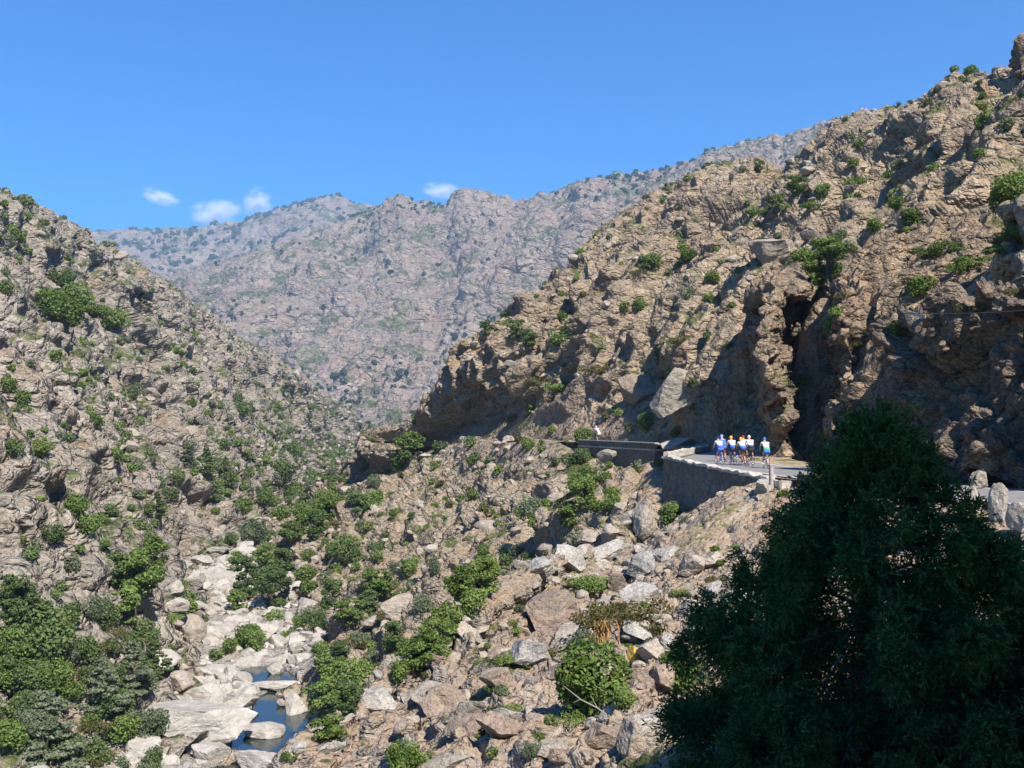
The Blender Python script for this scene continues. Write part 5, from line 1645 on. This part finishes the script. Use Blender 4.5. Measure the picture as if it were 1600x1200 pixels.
    e.scale = (scale * 1.06,) * 3
    return e
def road_z(y):
    A = np.array(ROAD[:9]); return float(np.interp(y, A[:, 1], A[:, 2])) + .025
RID = [  # u, d, turn, helmet, jersey, panel, shorts, label, point, lean, foot, bike colour, bike label
 (1124, 63.5, 8, NAVY, WHITE, BLUE, BLUE, 'leftmost cyclist with dark helmet, white top and blue hips', 0, -.04, 1, BLUE, 'bicycle under the leftmost cyclist'),
 (1129.5, 67, 6, LILAC, BLUE, BLUE, BLUE, 'cyclist in blue with pale helmet half hidden behind the leftmost one', 0, -.02, -1, RED, 'bicycle half hidden behind the leftmost one'),
 (1144, 63.3, 4, YELLOW, WHITE, BLUE, BLACK, 'cyclist with bright yellow helmet and white top', 0, 0, 1, METAL, 'bicycle under the rider with the bright yellow helmet'),
 (1159.5, 62.3, 6, YELLOW, WHITE, BLUE, BLACK, 'cyclist with pale yellow helmet on the red bicycle', 0, -.06, -1, RED, 'red bicycle in the middle of the group'),
 (1163, 66.5, 4, RED, WHITE, None, BLACK, 'cyclist with red helmet hidden behind the middle of the group', 0, -.05, 1, BLACK, 'bicycle of the hidden rider with the red helmet'),
 (1172, 62.6, 2, PALE, WHITE, NAVY, BLACK, 'tallest cyclist with pale helmet, white and navy top and black shorts', 0, .05, 1, BLACK, 'black bicycle under the tallest cyclist'),
 (1196, 59.5, 0, BLUE, WHITE, GREEN, BLUE, 'rightmost cyclist in blue helmet riding slightly apart from the group', 0, .0, -1, METAL, 'bicycle under the rightmost cyclist'),
]
for u, d, rz, hm, jm, bk, shm, lb, pt, ln, ft, bc, bl in RID:
    x = (u - 800) / F * d; z = road_z(d)
    th = math.radians(rz)
    cyclist((x, d, z), th, hm, jm, bk, shm, lb, bool(pt), ln, ft)
    bicycle((x, d, z), th, bc, bl)
x = (934 - 800) / F * 119.5
cyclist((x, 119.5, -2.72), math.radians(40), PALE, WHITE, None, WHITE, 'lone distant cyclist in white on the far road above the bridge wall', False, .12, 1)
bicycle((x, 119.5, -2.72), math.radians(40), BLACK, 'bicycle of the lone distant cyclist on the far road', None)

# ------------------------------------------------------------------ clouds
cm = bpy.data.materials.new('cloud_vapour'); cm.use_nodes = True; t = cm.node_tree; t.nodes.clear()
out = t.nodes.new('ShaderNodeOutputMaterial'); pv = t.nodes.new('ShaderNodeVolumePrincipled')
pv.inputs['Color'].default_value = (1, 1, 1, 1); pv.inputs['Anisotropy'].default_value = -.2
tc = N_(t, 'ShaderNodeTexCoord')
ln_ = N_(t, 'ShaderNodeVectorMath', operation='LENGTH'); t.links.new(tc.outputs['Object'], ln_.inputs[0])
edge = ramp(t, ln_.outputs['Value'], [(.05, 1.0), (.5, .45), (.95, 0.0)])
nz = ramp(t, noise(t, tc.outputs['Object'], 1.9, 6, .68), [(.44, 0.0), (.66, 1.0)])
den = mathn(t, 'MULTIPLY', mathn(t, 'MULTIPLY', nz, edge), .028)
t.links.new(den, pv.inputs['Density']); t.links.new(pv.outputs[0], out.inputs['Volume'])
for u, v, w, h, tilt, lb in [(250, 308, 66, 26, 14, 'faint small wisp of cloud, the leftmost above the far mountains'), (336, 332, 88, 40, -8, 'soft white cloud touching the far ridge, second from the left'),
                             (402, 317, 50, 54, 32, 'upright white cloud puff right beside the larger soft one'), (690, 298, 70, 26, 4, 'small white cloud behind the middle of the far ridge')]:
    V, Fq = rock_verts(3, 8, 1, 0.0); V /= np.linalg.norm(V, axis=1, keepdims=True)
    o = link('cloud', mesh_np('cloud', V, Fq, cm)); d = 9000; f = d / F
    o.location = at(u, v, d); o.scale = (w * f * .55, w * f * .5, h * f * .55); o.rotation_euler = (0, math.radians(tilt), u * .1)
    o.rotation_euler = (0, math.radians(tilt), 0)
    tag(o, lb, 'cloud')

# ------------------------------------------------------------------ air
hz = bpy.data.materials.new('haze_air'); hz.use_nodes = True; t = hz.node_tree; t.nodes.clear()
out = t.nodes.new('ShaderNodeOutputMaterial'); pv = t.nodes.new('ShaderNodeVolumePrincipled')
pv.inputs['Color'].default_value = (.48, .72, 1.0, 1); pv.inputs['Density'].default_value = 1.15e-4; pv.inputs['Anisotropy'].default_value = .1
t.links.new(pv.outputs[0], out.inputs['Volume'])
V = [(x, y, z) for x in (-9100, 9100) for y in (-2100, 9100) for z in (-61, 1150)]
V = [(x, y, z) for x in (-3600, 3600) for y in (-300, 5600) for z in (-61, 1150)]
Fc = [(0, 1, 3, 2), (4, 6, 7, 5), (0, 4, 5, 1), (2, 3, 7, 6), (0, 2, 6, 4), (1, 5, 7, 3)]
me = bpy.data.meshes.new('haze'); me.from_pydata(V, [], Fc); me.materials.append(hz); me.update()
tag(link('haze', me), 'thin blue summer haze between the camera and the far mountains', 'haze', kind='stuff')
